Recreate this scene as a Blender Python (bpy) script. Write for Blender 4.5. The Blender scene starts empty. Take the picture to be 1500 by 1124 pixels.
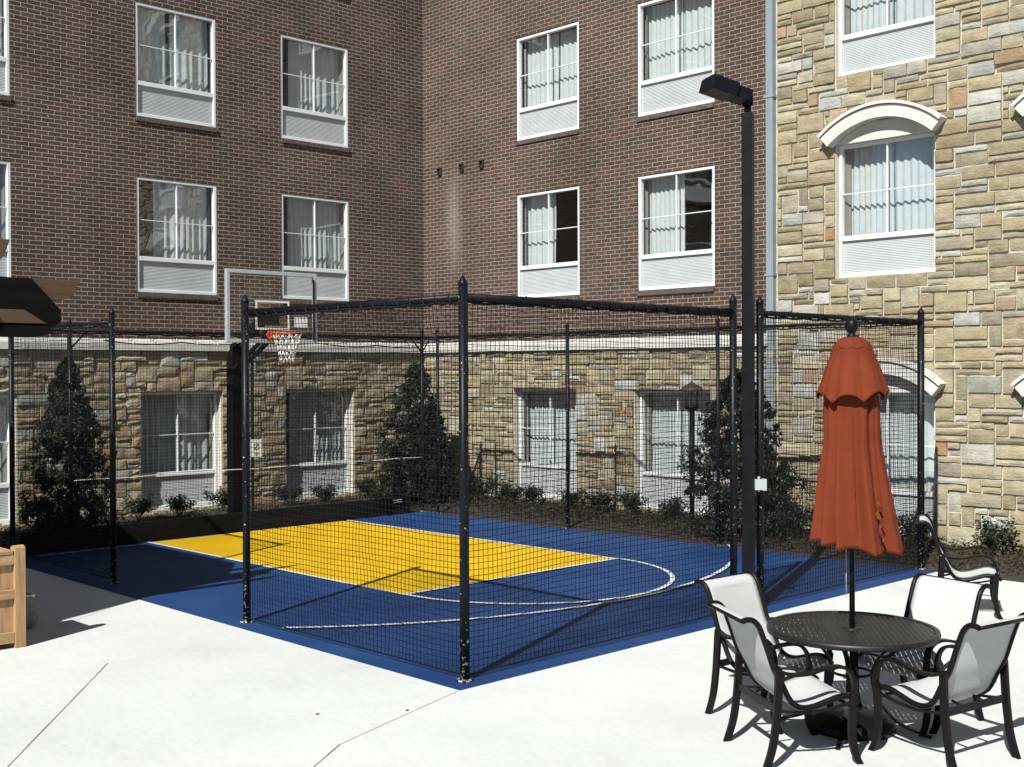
import bpy, bmesh, math, random
from mathutils import Vector, Matrix, noise
rad = math.radians
sc = bpy.context.scene
COL = sc.collection
random.seed(11)

# ------------------------------------------------------------------ camera
CAM = Vector((16.692, -14.019, 2.524))
YAW, PITCH, ROLL = 0.80022, -0.01063, 0.00421
_fw = Vector((-math.sin(YAW), math.cos(YAW), 0)); _rt = Vector((math.cos(YAW), math.sin(YAW), 0)); _up = Vector((0, 0, 1))
_F = _fw*math.cos(PITCH) + _up*math.sin(PITCH); _U = _up*math.cos(PITCH) - _fw*math.sin(PITCH)
_R = _rt*math.cos(ROLL) - _U*math.sin(ROLL); _V = _rt*math.sin(ROLL) + _U*math.cos(ROLL)
cd = bpy.data.cameras.new('camera'); cam = bpy.data.objects.new('camera', cd); COL.objects.link(cam)
cd.sensor_width = 36; cd.lens = 36*1770/1500; cd.clip_start = 0.1; cd.clip_end = 500
cam.matrix_world = Matrix(((_R.x, _V.x, -_F.x, CAM.x), (_R.y, _V.y, -_F.y, CAM.y), (_R.z, _V.z, -_F.z, CAM.z), (0, 0, 0, 1)))
sc.camera = cam

# ------------------------------------------------------------------ sky, sun, exposure
EL = rad(41.6); SUNH = Vector((0.3755, -0.9268, 0)).normalized()
world = bpy.data.worlds.new('World'); sc.world = world; world.use_nodes = True
wn = world.node_tree.nodes; wl = world.node_tree.links
sky = wn.new('ShaderNodeTexSky'); sky.sky_type = 'NISHITA'; sky.sun_disc = False
sky.sun_elevation = EL; sky.sun_rotation = math.atan2(SUNH.x, SUNH.y)
sky.air_density = 0.5; sky.dust_density = 0.1
wl.new(sky.outputs[0], wn['Background'].inputs[0]); wn['Background'].inputs[1].default_value = 0.05
sl = bpy.data.lights.new('sun', 'SUN'); sl.energy = 5.0; sl.angle = rad(0.5); sl.color = (1, 0.985, 0.95)
sun = bpy.data.objects.new('sun', sl); COL.objects.link(sun)
sun.rotation_euler = (SUNH*math.cos(EL) + Vector((0, 0, math.sin(EL)))).to_track_quat('Z', 'Y').to_euler()
sun.location = (20, -40, 40)
sc.view_settings.view_transform = 'Standard'; sc.view_settings.look = 'None'; sc.view_settings.gamma = 1
sc.view_settings.exposure = 0.82
sc.cycles.max_bounces = 8; sc.cycles.transparent_max_bounces = 24

# ------------------------------------------------------------------ mesh helpers
class MB:
    def __init__(s): s.v = []; s.f = []; s.m = []; s.c = []; s.sm = []
    def face(s, idx, mi=0, col=None, smooth=False): s.f.append(idx); s.m.append(mi); s.c.append(col); s.sm.append(smooth)
    def hexa(s, P, mi=0, col=None):
        b = len(s.v); s.v += [tuple(p) for p in P]
        for q in ((0,3,2,1),(4,5,6,7),(0,1,5,4),(1,2,6,5),(2,3,7,6),(3,0,4,7)): s.face([b+i for i in q], mi, col)
    def box(s, x0, x1, y0, y1, z0, z1, mi=0, col=None):
        s.hexa([(x0,y0,z0),(x1,y0,z0),(x1,y1,z0),(x0,y1,z0),(x0,y0,z1),(x1,y0,z1),(x1,y1,z1),(x0,y1,z1)], mi, col)
    def obox(s, c, ax, ay, az, hx, hy, hz, mi=0):
        c = Vector(c); ax = Vector(ax).normalized()*hx; ay = Vector(ay).normalized()*hy; az = Vector(az).normalized()*hz
        s.hexa([c-ax-ay-az, c+ax-ay-az, c+ax+ay-az, c-ax+ay-az, c-ax-ay+az, c+ax-ay+az, c+ax+ay+az, c-ax+ay+az], mi)
    def tube(s, pts, r, n=8, mi=0, cap=True, radii=None, smooth=True, closed=False):
        pts = [Vector(p) for p in pts]; N = len(pts); base = len(s.v)
        up = None
        for i, p in enumerate(pts):
            if closed: t = pts[(i+1) % N]-pts[i-1]
            else: t = pts[min(i+1, N-1)]-pts[max(i-1, 0)]
            t.normalize()
            if up is None:
                up = Vector((0,0,1)) if abs(t.z) < .9 else Vector((1,0,0))
            a = (up - t*up.dot(t)); 
            if a.length < 1e-5: a = t.orthogonal()
            a.normalize(); b = t.cross(a); up = a
            rr = radii[i] if radii else r
            for k in range(n):
                w = 2*math.pi*k/n + math.pi/4
                s.v.append(tuple(p + a*(math.cos(w)*rr) + b*(math.sin(w)*rr)))
        M = N if closed else N-1
        for i in range(M):
            j = (i+1) % N
            for k in range(n):
                l = (k+1) % n
                s.face([base+i*n+k, base+j*n+k, base+j*n+l, base+i*n+l], mi, None, smooth)
        if cap and not closed:
            s.face([base+k for k in range(n)][::-1], mi); s.face([base+(N-1)*n+k for k in range(n)], mi)
    def flat(s, pts, w, t, side, mi=0, ws=None):
        """flat bar swept along pts; width w along the unit vector side, thickness t"""
        pts = [Vector(p) for p in pts]; side = Vector(side).normalized(); base = len(s.v); N = len(pts)
        for i, p in enumerate(pts):
            d = pts[min(i+1, N-1)]-pts[max(i-1, 0)]; nn = d.cross(side).normalized()
            ww = ws[i] if ws else w
            for a, b in ((-1,-1),(1,-1),(1,1),(-1,1)): s.v.append(tuple(p + side*(a*ww/2) + nn*(b*t/2)))
        for i in range(N-1):
            for k in range(4):
                l = (k+1) % 4
                s.face([base+i*4+k, base+(i+1)*4+k, base+(i+1)*4+l, base+i*4+l], mi)
        s.face([base+k for k in range(4)][::-1], mi); s.face([base+(N-1)*4+k for k in range(4)], mi)
    def lathe(s, prof, c=(0,0,0), n=24, mi=0, smooth=True, cap=True):
        base = len(s.v)
        for r, z in prof:
            for k in range(n):
                a = 2*math.pi*k/n; s.v.append((c[0]+r*math.cos(a), c[1]+r*math.sin(a), c[2]+z))
        for i in range(len(prof)-1):
            for k in range(n):
                l = (k+1) % n
                s.face([base+i*n+k, base+i*n+l, base+(i+1)*n+l, base+(i+1)*n+k], mi, None, smooth)
        if not cap: return
        s.face([base+k for k in range(n)][::-1], mi); s.face([base+(len(prof)-1)*n+k for k in range(n)], mi)
    def prism(s, poly, p0, ax, ay, ext, mi=0):
        """polygon (2D) in plane p0+ax*u+ay*v extruded by vector ext"""
        p0 = Vector(p0); ax = Vector(ax); ay = Vector(ay); ext = Vector(ext); n = len(poly); b = len(s.v)
        for u, w in poly: s.v.append(tuple(p0+ax*u+ay*w))
        for u, w in poly: s.v.append(tuple(p0+ax*u+ay*w+ext))
        s.face([b+i for i in range(n)][::-1], mi); s.face([b+n+i for i in range(n)], mi)
        for i in range(n):
            j = (i+1) % n; s.face([b+i, b+j, b+n+j, b+n+i], mi)
    def grid(s, nu, nv, fn, mi=0, smooth=True, col=None):
        b = len(s.v)
        for i in range(nu+1):
            for j in range(nv+1): s.v.append(tuple(fn(i/nu, j/nv)))
        for i in range(nu):
            for j in range(nv):
                a = b+i*(nv+1)+j; s.face([a, a+nv+1, a+nv+2, a+1], mi, col, smooth)
    def build(s, name, mats, parent=None, origin=None, recalc=True):
        o0 = Vector(origin) if origin is not None else Vector((0,0,0))
        if parent is not None and origin is None:
            r = parent
            while r is not None: o0 = o0 + r.location; r = r.parent
        me = bpy.data.meshes.new(name)
        me.from_pydata([(x-o0.x, y-o0.y, z-o0.z) for x, y, z in s.v], [], s.f)
        if not isinstance(mats, (list, tuple)): mats = [mats]
        for m in mats: me.materials.append(m)
        me.polygons.foreach_set('material_index', s.m); me.polygons.foreach_set('use_smooth', s.sm)
        if any(c is not None for c in s.c):
            at = me.color_attributes.new('Col', 'FLOAT_COLOR', 'CORNER'); arr = []
            for f, c in zip(s.f, s.c):
                c = c or (.5,.5,.5); arr += [c[0], c[1], c[2], 1.0]*len(f)
            at.data.foreach_set('color', arr)
        if recalc:
            bm = bmesh.new(); bm.from_mesh(me); bmesh.ops.recalc_face_normals(bm, faces=bm.faces); bm.to_mesh(me); bm.free()
        me.update()
        o = bpy.data.objects.new(name, me); COL.objects.link(o)
        if parent is not None: o.parent = parent
        elif origin is not None: o.location = o0
        return o

def tag(o, label=None, cat=None, group=None, kind=None):
    if label: o['label'] = label
    if cat: o['category'] = cat
    if group: o['group'] = group
    if kind: o['kind'] = kind
    return o
def thing(name, loc, label, cat, group=None):
    o = bpy.data.objects.new(name, None); COL.objects.link(o); o.location = loc; o.empty_display_size = .2
    return tag(o, label, cat, group)
def structure(name, mb, m):
    return tag(mb.build(name, m), kind='structure')
def copy_tree(o, parent=None):
    c = o.copy(); COL.objects.link(c); c.parent = parent
    for ch in [q for q in bpy.data.objects if q.parent == o]: copy_tree(ch, c)
    return c
def bevel(o, w=.004, seg=2):
    m = o.modifiers.new('bevel', 'BEVEL'); m.width = w; m.segments = seg; m.limit_method = 'ANGLE'; return o
def smooth_path(P, k=6):
    P = [Vector(p) for p in P]; out = []
    for i in range(len(P)-1):
        p0 = P[max(i-1,0)]; p1 = P[i]; p2 = P[i+1]; p3 = P[min(i+2, len(P)-1)]
        for j in range(k):
            t = j/k
            out.append(.5*((2*p1)+(p2-p0)*t+(2*p0-5*p1+4*p2-p3)*t*t+(3*p1-p0-3*p2+p3)*t*t*t))
    out.append(P[-1]); return out

# ------------------------------------------------------------------ materials
K = 0.72      # one scale on every base colour, paired with the exposure above
def kc(c): return tuple(x*K for x in c)
def newmat(name):
    m = bpy.data.materials.new(name); m.use_nodes = True
    nt = m.node_tree; return m, nt, nt.nodes, nt.links, nt.nodes['Principled BSDF']
def mat(name, c1, c2=None, rough=.6, metal=0.0, scale=6, detail=6, bump=0, bscale=None, spec=.5, lo=.35, hi=.65, stretch=None):
    m, nt, n, l, p = newmat(name); c1 = kc(c1); c2 = kc(c2) if c2 else None
    p.inputs['Roughness'].default_value = rough; p.inputs['Metallic'].default_value = metal
    p.inputs['Specular IOR Level'].default_value = spec
    p.inputs['Base Color'].default_value = (*c1, 1)
    if c2 or bump:
        tc = n.new('ShaderNodeTexCoord'); src = tc.outputs['Object']
        if stretch:
            mp = n.new('ShaderNodeMapping'); mp.inputs['Scale'].default_value = stretch; l.new(src, mp.inputs[0]); src = mp.outputs[0]
    if c2:
        nz = n.new('ShaderNodeTexNoise'); nz.inputs['Scale'].default_value = scale; nz.inputs['Detail'].default_value = detail
        l.new(src, nz.inputs['Vector'])
        cr = n.new('ShaderNodeValToRGB'); cr.color_ramp.elements[0].position = lo; cr.color_ramp.elements[1].position = hi
        cr.color_ramp.elements[0].color = (*c1, 1); cr.color_ramp.elements[1].color = (*c2, 1)
        l.new(nz.outputs[0], cr.inputs[0]); l.new(cr.outputs[0], p.inputs['Base Color'])
    if bump:
        nb = n.new('ShaderNodeTexNoise'); nb.inputs['Scale'].default_value = bscale or scale*4; nb.inputs['Detail'].default_value = 8
        l.new(src, nb.inputs['Vector'])
        b = n.new('ShaderNodeBump'); b.inputs['Strength'].default_value = bump; b.inputs['Distance'].default_value = .01
        l.new(nb.outputs[0], b.inputs['Height']); l.new(b.outputs[0], p.inputs['Normal'])
    return m

def brick_mat(name, axis):
    m, nt, n, l, p = newmat(name)
    tc = n.new('ShaderNodeTexCoord'); sx = n.new('ShaderNodeSeparateXYZ'); l.new(tc.outputs['Object'], sx.inputs[0])
    cx = n.new('ShaderNodeCombineXYZ'); l.new(sx.outputs[axis], cx.inputs[0]); l.new(sx.outputs[2], cx.inputs[1])
    nz0 = n.new('ShaderNodeTexNoise'); nz0.inputs['Scale'].default_value = 9; nz0.inputs['Detail'].default_value = 3; l.new(cx.outputs[0], nz0.inputs['Vector'])
    sub = n.new('ShaderNodeVectorMath'); sub.operation = 'SUBTRACT'; sub.inputs[1].default_value = (.5,.5,.5); l.new(nz0.outputs['Color'], sub.inputs[0])
    scl = n.new('ShaderNodeVectorMath'); scl.operation = 'SCALE'; scl.inputs['Scale'].default_value = .012; l.new(sub.outputs[0], scl.inputs[0])
    add = n.new('ShaderNodeVectorMath'); add.operation = 'ADD'; l.new(cx.outputs[0], add.inputs[0]); l.new(scl.outputs[0], add.inputs[1])
    def brick(c1, c2, mo, bias, sq):
        c1, c2, mo = kc(c1), kc(c2), kc(mo)
        b = n.new('ShaderNodeTexBrick'); b.offset = .5
        b.inputs['Scale'].default_value = 1; b.inputs['Brick Width'].default_value = .2155; b.inputs['Row Height'].default_value = .0718
        b.inputs['Mortar Size'].default_value = .0062; b.inputs['Mortar Smooth'].default_value = .25; b.inputs['Bias'].default_value = bias
        b.inputs['Color1'].default_value = (*c1, 1); b.inputs['Color2'].default_value = (*c2, 1); b.inputs['Mortar'].default_value = (*mo, 1)
        l.new(add.outputs[0], b.inputs['Vector']); return b
    mo = (.35, .305, .25)
    b1 = brick((.068,.042,.034), (.122,.070,.055), mo, 0, 1)
    # colour families that hold for groups of bricks
    b2 = brick((.090,.070,.056), (.056,.042,.036), mo, 0, 1)
    nz = n.new('ShaderNodeTexNoise'); nz.inputs['Scale'].default_value = 2.2; nz.inputs['Detail'].default_value = 5; nz.inputs['Roughness'].default_value = .7
    mp = n.new('ShaderNodeMapping'); mp.inputs['Scale'].default_value = (1, 2.2, 1); l.new(cx.outputs[0], mp.inputs[0]); l.new(mp.outputs[0], nz.inputs['Vector'])
    cr = n.new('ShaderNodeValToRGB'); cr.color_ramp.elements[0].position = .47; cr.color_ramp.elements[1].position = .62; l.new(nz.outputs[0], cr.inputs[0])
    mx = n.new('ShaderNodeMixRGB'); l.new(cr.outputs[0], mx.inputs[0]); l.new(b1.outputs[0], mx.inputs[1]); l.new(b2.outputs[0], mx.inputs[2])
    # fine grit
    ng = n.new('ShaderNodeTexNoise'); ng.inputs['Scale'].default_value = 40; ng.inputs['Detail'].default_value = 4; l.new(cx.outputs[0], ng.inputs['Vector'])
    mr = n.new('ShaderNodeMapRange'); mr.inputs[1].default_value = .3; mr.inputs[2].default_value = .7; mr.inputs[3].default_value = .72; mr.inputs[4].default_value = 1.22
    l.new(ng.outputs[0], mr.inputs[0])
    mul = n.new('ShaderNodeMixRGB'); mul.blend_type = 'MULTIPLY'; mul.inputs[0].default_value = 1; l.new(mx.outputs[0], mul.inputs[1]); l.new(mr.outputs[0], mul.inputs[2])
    out = mul.outputs[0]
    nt2 = n.new('ShaderNodeTexNoise'); nt2.inputs['Scale'].default_value = .55; nt2.inputs['Detail'].default_value = 5; nt2.inputs['Roughness'].default_value = .6; l.new(cx.outputs[0], nt2.inputs['Vector'])
    mr2 = n.new('ShaderNodeMapRange'); mr2.inputs[1].default_value = .3; mr2.inputs[2].default_value = .7; mr2.inputs[3].default_value = .72; mr2.inputs[4].default_value = 1.22; l.new(nt2.outputs[0], mr2.inputs[0])
    mul2 = n.new('ShaderNodeMixRGB'); mul2.blend_type = 'MULTIPLY'; mul2.inputs[0].default_value = 1; l.new(out, mul2.inputs[1]); l.new(mr2.outputs[0], mul2.inputs[2]); out = mul2.outputs[0]
    # lime bloom washed down the wall in patches
    ne = n.new('ShaderNodeTexNoise'); ne.inputs['Scale'].default_value = .8; ne.inputs['Detail'].default_value = 6; ne.inputs['Roughness'].default_value = .7
    mpe = n.new('ShaderNodeMapping'); mpe.inputs['Scale'].default_value = (1.6, .55, 1); mpe.inputs['Location'].default_value = (3.1, 1.7, 0)
    l.new(cx.outputs[0], mpe.inputs[0]); l.new(mpe.outputs[0], ne.inputs['Vector'])
    ce = n.new('ShaderNodeValToRGB'); ce.color_ramp.elements[0].position = .56; ce.color_ramp.elements[1].position = .85; l.new(ne.outputs[0], ce.inputs[0])
    me = n.new('ShaderNodeMath'); me.operation = 'MULTIPLY'; me.inputs[1].default_value = .28; l.new(ce.outputs[0], me.inputs[0])
    mix = n.new('ShaderNodeMixRGB'); l.new(me.outputs[0], mix.inputs[0]); l.new(out, mix.inputs[1]); mix.inputs[2].default_value = (.17,.145,.12,1)
    out = mix.outputs[0]
    if axis == 0:
        # pale salt run under the three wall vents
        sep = n.new('ShaderNodeSeparateXYZ'); l.new(tc.outputs['Object'], sep.inputs[0])
        def mth(op, a, b=None):
            q = n.new('ShaderNodeMath'); q.operation = op
            for i, w in enumerate((a, b)):
                if w is None: continue
                if isinstance(w, (int, float)): q.inputs[i].default_value = w
                else: l.new(w, q.inputs[i])
            return q.outputs[0]
        dx = mth('ABSOLUTE', mth('SUBTRACT', sep.outputs[0], .95)); gx = mth('SUBTRACT', 1, mth('MULTIPLY', dx, 3.2))
        dz = mth('ABSOLUTE', mth('SUBTRACT', sep.outputs[2], 5.6)); gz = mth('SUBTRACT', 1, mth('MULTIPLY', dz, .85))
        q = mth('MULTIPLY', mth('MAXIMUM', gx, 0), mth('MAXIMUM', gz, 0)); q = mth('MULTIPLY', q, mth('ADD', ne.outputs[0], .25)); 
        q = mth('MULTIPLY', mth('MINIMUM', mth('MULTIPLY', q, .8), .5), mth('ADD', mth('MULTIPLY', ng.outputs[0], 1.6), -.3))
        mx2 = n.new('ShaderNodeMixRGB'); l.new(q, mx2.inputs[0]); l.new(out, mx2.inputs[1]); mx2.inputs[2].default_value = (.36,.32,.27,1); out = mx2.outputs[0]
    l.new(out, p.inputs['Base Color']); p.inputs['Roughness'].default_value = .9; p.inputs['Specular IOR Level'].default_value = .1
    inv = n.new('ShaderNodeMath'); inv.operation = 'SUBTRACT'; inv.inputs[0].default_value = 1; l.new(b1.outputs['Fac'], inv.inputs[1])
    bp = n.new('ShaderNodeBump'); bp.inputs['Strength'].default_value = .6; bp.inputs['Distance'].default_value = .012
    l.new(inv.outputs[0], bp.inputs['Height']); l.new(bp.outputs[0], p.inputs['Normal'])
    return m

def stone_mat():
    m, nt, n, l, p = newmat('ashlar_stone')
    vc = n.new('ShaderNodeVertexColor'); vc.layer_name = 'Col'
    tc = n.new('ShaderNodeTexCoord')
    nz = n.new('ShaderNodeTexNoise'); nz.inputs['Scale'].default_value = 5; nz.inputs['Detail'].default_value = 9; nz.inputs['Roughness'].default_value = .72
    mp = n.new('ShaderNodeMapping'); mp.inputs['Scale'].default_value = (1,1,2.4); l.new(tc.outputs['Object'], mp.inputs[0]); l.new(mp.outputs[0], nz.inputs['Vector'])
    mr = n.new('ShaderNodeMapRange'); mr.inputs[1].default_value = .28; mr.inputs[2].default_value = .72; mr.inputs[3].default_value = .68*K; mr.inputs[4].default_value = 1.27*K
    l.new(nz.outputs[0], mr.inputs[0])
    mul = n.new('ShaderNodeMixRGB'); mul.blend_type = 'MULTIPLY'; mul.inputs[0].default_value = 1
    l.new(vc.outputs[0], mul.inputs[1]); l.new(mr.outputs[0], mul.inputs[2])
    n2 = n.new('ShaderNodeTexNoise'); n2.inputs['Scale'].default_value = 2.6; n2.inputs['Detail'].default_value = 6; l.new(tc.outputs['Object'], n2.inputs['Vector'])
    cr = n.new('ShaderNodeValToRGB'); cr.color_ramp.elements[0].position = .52; cr.color_ramp.elements[1].position = .78; l.new(n2.outputs[0], cr.inputs[0])
    k = n.new('ShaderNodeMath'); k.operation = 'MULTIPLY'; k.inputs[1].default_value = .3; l.new(cr.outputs[0], k.inputs[0])
    mx = n.new('ShaderNodeMixRGB'); l.new(k.outputs[0], mx.inputs[0]); l.new(mul.outputs[0], mx.inputs[1]); mx.inputs[2].default_value = (.18,.12,.06,1)
    l.new(mx.outputs[0], p.inputs['Base Color']); p.inputs['Roughness'].default_value = .9; p.inputs['Specular IOR Level'].default_value = .12
    nb = n.new('ShaderNodeTexNoise'); nb.inputs['Scale'].default_value = 22; nb.inputs['Detail'].default_value = 8; l.new(mp.outputs[0], nb.inputs['Vector'])
    b = n.new('ShaderNodeBump'); b.inputs['Strength'].default_value = .55; b.inputs['Distance'].default_value = .02
    l.new(nb.outputs[0], b.inputs['Height']); l.new(b.outputs[0], p.inputs['Normal'])
    return m

def glass_mat(name, ior=1.9, tint=(.93,.97,.96)):
    m, nt, n, l, p = newmat(name); n.remove(p)
    out = n['Material Output']; tr = n.new('ShaderNodeBsdfTransparent'); tr.inputs[0].default_value = (*tint, 1)
    gl = n.new('ShaderNodeBsdfGlossy'); gl.inputs['Roughness'].default_value = .015; gl.inputs[0].default_value = (1,1,1,1)
    lw = n.new('ShaderNodeLayerWeight'); pw = n.new('ShaderNodeMath'); pw.operation = 'POWER'; pw.inputs[1].default_value = 4; l.new(lw.outputs['Facing'], pw.inputs[0])
    fr = n.new('ShaderNodeMapRange'); r0 = ((ior-1)/(ior+1))**2; fr.inputs[3].default_value = r0; fr.inputs[4].default_value = .95; l.new(pw.outputs[0], fr.inputs[0])
    tc = n.new('ShaderNodeTexCoord'); nz = n.new('ShaderNodeTexNoise'); nz.inputs['Scale'].default_value = 1.4; l.new(tc.outputs['Object'], nz.inputs['Vector'])
    b = n.new('ShaderNodeBump'); b.inputs['Strength'].default_value = .035; b.inputs['Distance'].default_value = .1; l.new(nz.outputs[0], b.inputs['Height']); l.new(b.outputs[0], gl.inputs['Normal']); lw.inputs['Blend'].default_value = .5
    mx = n.new('ShaderNodeMixShader'); l.new(fr.outputs[0], mx.inputs[0]); l.new(tr.outputs[0], mx.inputs[1]); l.new(gl.outputs[0], mx.inputs[2])
    l.new(mx.outputs[0], out.inputs[0]); return m

def fabric_mat(name, c1, c2, trans=.3, scale=60, rough=.9, weave=0):
    m, nt, n, l, p = newmat(name); c1 = kc(c1); c2 = kc(c2)
    tc = n.new('ShaderNodeTexCoord'); nz = n.new('ShaderNodeTexNoise'); nz.inputs['Scale'].default_value = scale; nz.inputs['Detail'].default_value = 5
    l.new(tc.outputs['Object'], nz.inputs['Vector'])
    cr = n.new('ShaderNodeValToRGB'); cr.color_ramp.elements[0].position = .3; cr.color_ramp.elements[1].position = .7
    cr.color_ramp.elements[0].color = (*c1,1); cr.color_ramp.elements[1].color = (*c2,1); l.new(nz.outputs[0], cr.inputs[0])
    l.new(cr.outputs[0], p.inputs['Base Color']); p.inputs['Roughness'].default_value = rough; p.inputs['Specular IOR Level'].default_value = .2
    if weave:
        nb = n.new('ShaderNodeTexNoise'); nb.inputs['Scale'].default_value = weave; nb.inputs['Detail'].default_value = 3; l.new(tc.outputs['Object'], nb.inputs['Vector'])
        b = n.new('ShaderNodeBump'); b.inputs['Strength'].default_value = .35; b.inputs['Distance'].default_value = .01; l.new(nb.outputs[0], b.inputs['Height']); l.new(b.outputs[0], p.inputs['Normal'])
    if trans:
        t = n.new('ShaderNodeBsdfTranslucent'); l.new(cr.outputs[0], t.inputs[0])
        mx = n.new('ShaderNodeMixShader'); mx.inputs[0].default_value = trans
        l.new(p.outputs[0], mx.inputs[1]); l.new(t.outputs[0], mx.inputs[2]); l.new(mx.outputs[0], n['Material Output'].inputs[0])
    return m

def leaf_mat(name, ca, cb, rough=.35):
    m, nt, n, l, p = newmat(name)
    ca = kc(ca); cb = kc(cb); vc = n.new('ShaderNodeVertexColor'); vc.layer_name = 'Col'
    sx = n.new('ShaderNodeSeparateColor'); l.new(vc.outputs[0], sx.inputs[0])
    mx = n.new('ShaderNodeMixRGB'); mx.inputs[1].default_value = (*ca,1); mx.inputs[2].default_value = (*cb,1); l.new(sx.outputs[0], mx.inputs[0])
    l.new(mx.outputs[0], p.inputs['Base Color']); p.inputs['Roughness'].default_value = rough+.2; p.inputs['Specular IOR Level'].default_value = .22
    return m

M = {}
M['brick_left'] = brick_mat('brick_left', 1); M['brick_right'] = brick_mat('brick_right', 0)
M['stone'] = stone_mat()
M['mortar'] = mat('mortar', (.60,.55,.43), (.46,.41,.31), .95, scale=12, bump=.5, bscale=60)
M['limestone'] = mat('limestone', (.66,.64,.59), (.56,.54,.49), .85, scale=5, bump=.15, bscale=40)
M['cream'] = mat('cream_stucco', (.62,.57,.46), (.55,.50,.40), .9, scale=8, bump=.1)
M['sill_brick'] = mat('sill_brick', (.075,.05,.042), (.12,.085,.07), .9, scale=14, bump=.3)
M['vinyl'] = mat('white_vinyl', (.78,.80,.79), (.72,.75,.74), .4, scale=3)
M['louvre'] = mat('grille_paint', (.50,.53,.525), (.46,.49,.49), .5, scale=3)
M['glass'] = glass_mat('window_glass', 2.15, (.96,.985,.985))
M['board_glass'] = glass_mat('backboard_glass', 1.35, (.96,.98,.97))
M['curtain'] = fabric_mat('sheer_curtain', (.60,.645,.635), (.67,.71,.70), .16, 8)
M['drape'] = fabric_mat('drape', (.30,.27,.22), (.36,.33,.27), .15, 8)
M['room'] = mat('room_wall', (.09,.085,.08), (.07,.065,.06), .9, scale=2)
M['metal_paint'] = mat('downspout_paint', (.27,.33,.36), (.23,.285,.315), .45, scale=4, stretch=(3,3,.4))
M['dark_vent'] = mat('vent_metal', (.03,.028,.026), (.05,.045,.04), .6, scale=20)
def concrete():
    m, nt, n, l, p = newmat('concrete')
    tc = n.new('ShaderNodeTexCoord')
    a = n.new('ShaderNodeTexNoise'); a.inputs['Scale'].default_value = .55; a.inputs['Detail'].default_value = 8; a.inputs['Roughness'].default_value = .62
    b = n.new('ShaderNodeTexNoise'); b.inputs['Scale'].default_value = 7; b.inputs['Detail'].default_value = 8; b.inputs['Roughness'].default_value = .7
    mp = n.new('ShaderNodeMapping'); mp.inputs['Rotation'].default_value = (0,0,rad(38)); mp.inputs['Scale'].default_value = (1,3.2,1)
    l.new(tc.outputs['Object'], mp.inputs[0]); l.new(mp.outputs[0], b.inputs['Vector']); l.new(tc.outputs['Object'], a.inputs['Vector'])
    ca = n.new('ShaderNodeValToRGB'); e = ca.color_ramp.elements; e[0].position = .32; e[1].position = .6; e[0].color = (.60,.625,.595,1); e[1].color = (.67,.695,.665,1); l.new(a.outputs[0], ca.inputs[0])
    cb = n.new('ShaderNodeMapRange'); cb.inputs[1].default_value = .28; cb.inputs[2].default_value = .66; cb.inputs[3].default_value = .92*.735; cb.inputs[4].default_value = 1.02*.735; l.new(b.outputs[0], cb.inputs[0])
    mu = n.new('ShaderNodeMixRGB'); mu.blend_type = 'MULTIPLY'; mu.inputs[0].default_value = 1; l.new(ca.outputs[0], mu.inputs[1]); l.new(cb.outputs[0], mu.inputs[2])
    sp = n.new('ShaderNodeTexNoise'); sp.inputs['Scale'].default_value = 26; sp.inputs['Detail'].default_value = 2; l.new(tc.outputs['Object'], sp.inputs['Vector'])
    cs = n.new('ShaderNodeValToRGB'); cs.color_ramp.elements[0].position = .715; cs.color_ramp.elements[1].position = .76; cs.color_ramp.elements[0].color = (0,0,0,1); cs.color_ramp.elements[1].color = (.5,.5,.5,1); l.new(sp.outputs[0], cs.inputs[0])
    st = n.new('ShaderNodeTexNoise'); st.inputs['Scale'].default_value = .9; st.inputs['Detail'].default_value = 10; st.inputs['Roughness'].default_value = .75; st.inputs['Distortion'].default_value = .6; l.new(tc.outputs['Object'], st.inputs['Vector'])
    cst = n.new('ShaderNodeValToRGB'); cst.color_ramp.elements[0].position = .56; cst.color_ramp.elements[1].position = .74; cst.color_ramp.elements[0].color = (0,0,0,1); cst.color_ramp.elements[1].color = (.42,.42,.42,1); l.new(st.outputs[0], cst.inputs[0])
    m1 = n.new('ShaderNodeMixRGB'); l.new(cst.outputs[0], m1.inputs[0]); l.new(mu.outputs[0], m1.inputs[1]); m1.inputs[2].default_value = (.30,.31,.29,1)
    m2 = n.new('ShaderNodeMixRGB'); l.new(cs.outputs[0], m2.inputs[0]); l.new(m1.outputs[0], m2.inputs[1]); m2.inputs[2].default_value = (.18,.18,.165,1)
    l.new(m2.outputs[0], p.inputs['Base Color']); p.inputs['Roughness'].default_value = .9; p.inputs['Specular IOR Level'].default_value = .25
    nb = n.new('ShaderNodeTexNoise'); nb.inputs['Scale'].default_value = 90; nb.inputs['Detail'].default_value = 4; l.new(tc.outputs['Object'], nb.inputs['Vector'])
    bp = n.new('ShaderNodeBump'); bp.inputs['Strength'].default_value = .2; bp.inputs['Distance'].default_value = .006; l.new(nb.outputs[0], bp.inputs['Height']); l.new(bp.outputs[0], p.inputs['Normal'])
    return m
M['concrete'] = concrete()
M['joint'] = mat('joint', (.22,.21,.18), (.42,.40,.35), .9, scale=2.5, lo=.4, hi=.6)
M['court_blue'] = mat('court_blue', (.0095,.040,.138), (.021,.066,.198), .6, spec=.15, scale=.7, detail=9, bump=.15, bscale=160, lo=.3, hi=.7)
M['court_yellow'] = mat('court_yellow', (.64,.39,.005), (.74,.465,.009), .6, spec=.15, scale=1.1, detail=9, bump=.15, bscale=160, lo=.3, hi=.7)
M['line_white'] = mat('line_white', (.72,.73,.71), (.58,.60,.60), .7, scale=9)
M['black_metal'] = mat('black_metal', (.0045,.005,.007), (.007,.008,.010), .42, scale=7, spec=.13)
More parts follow.
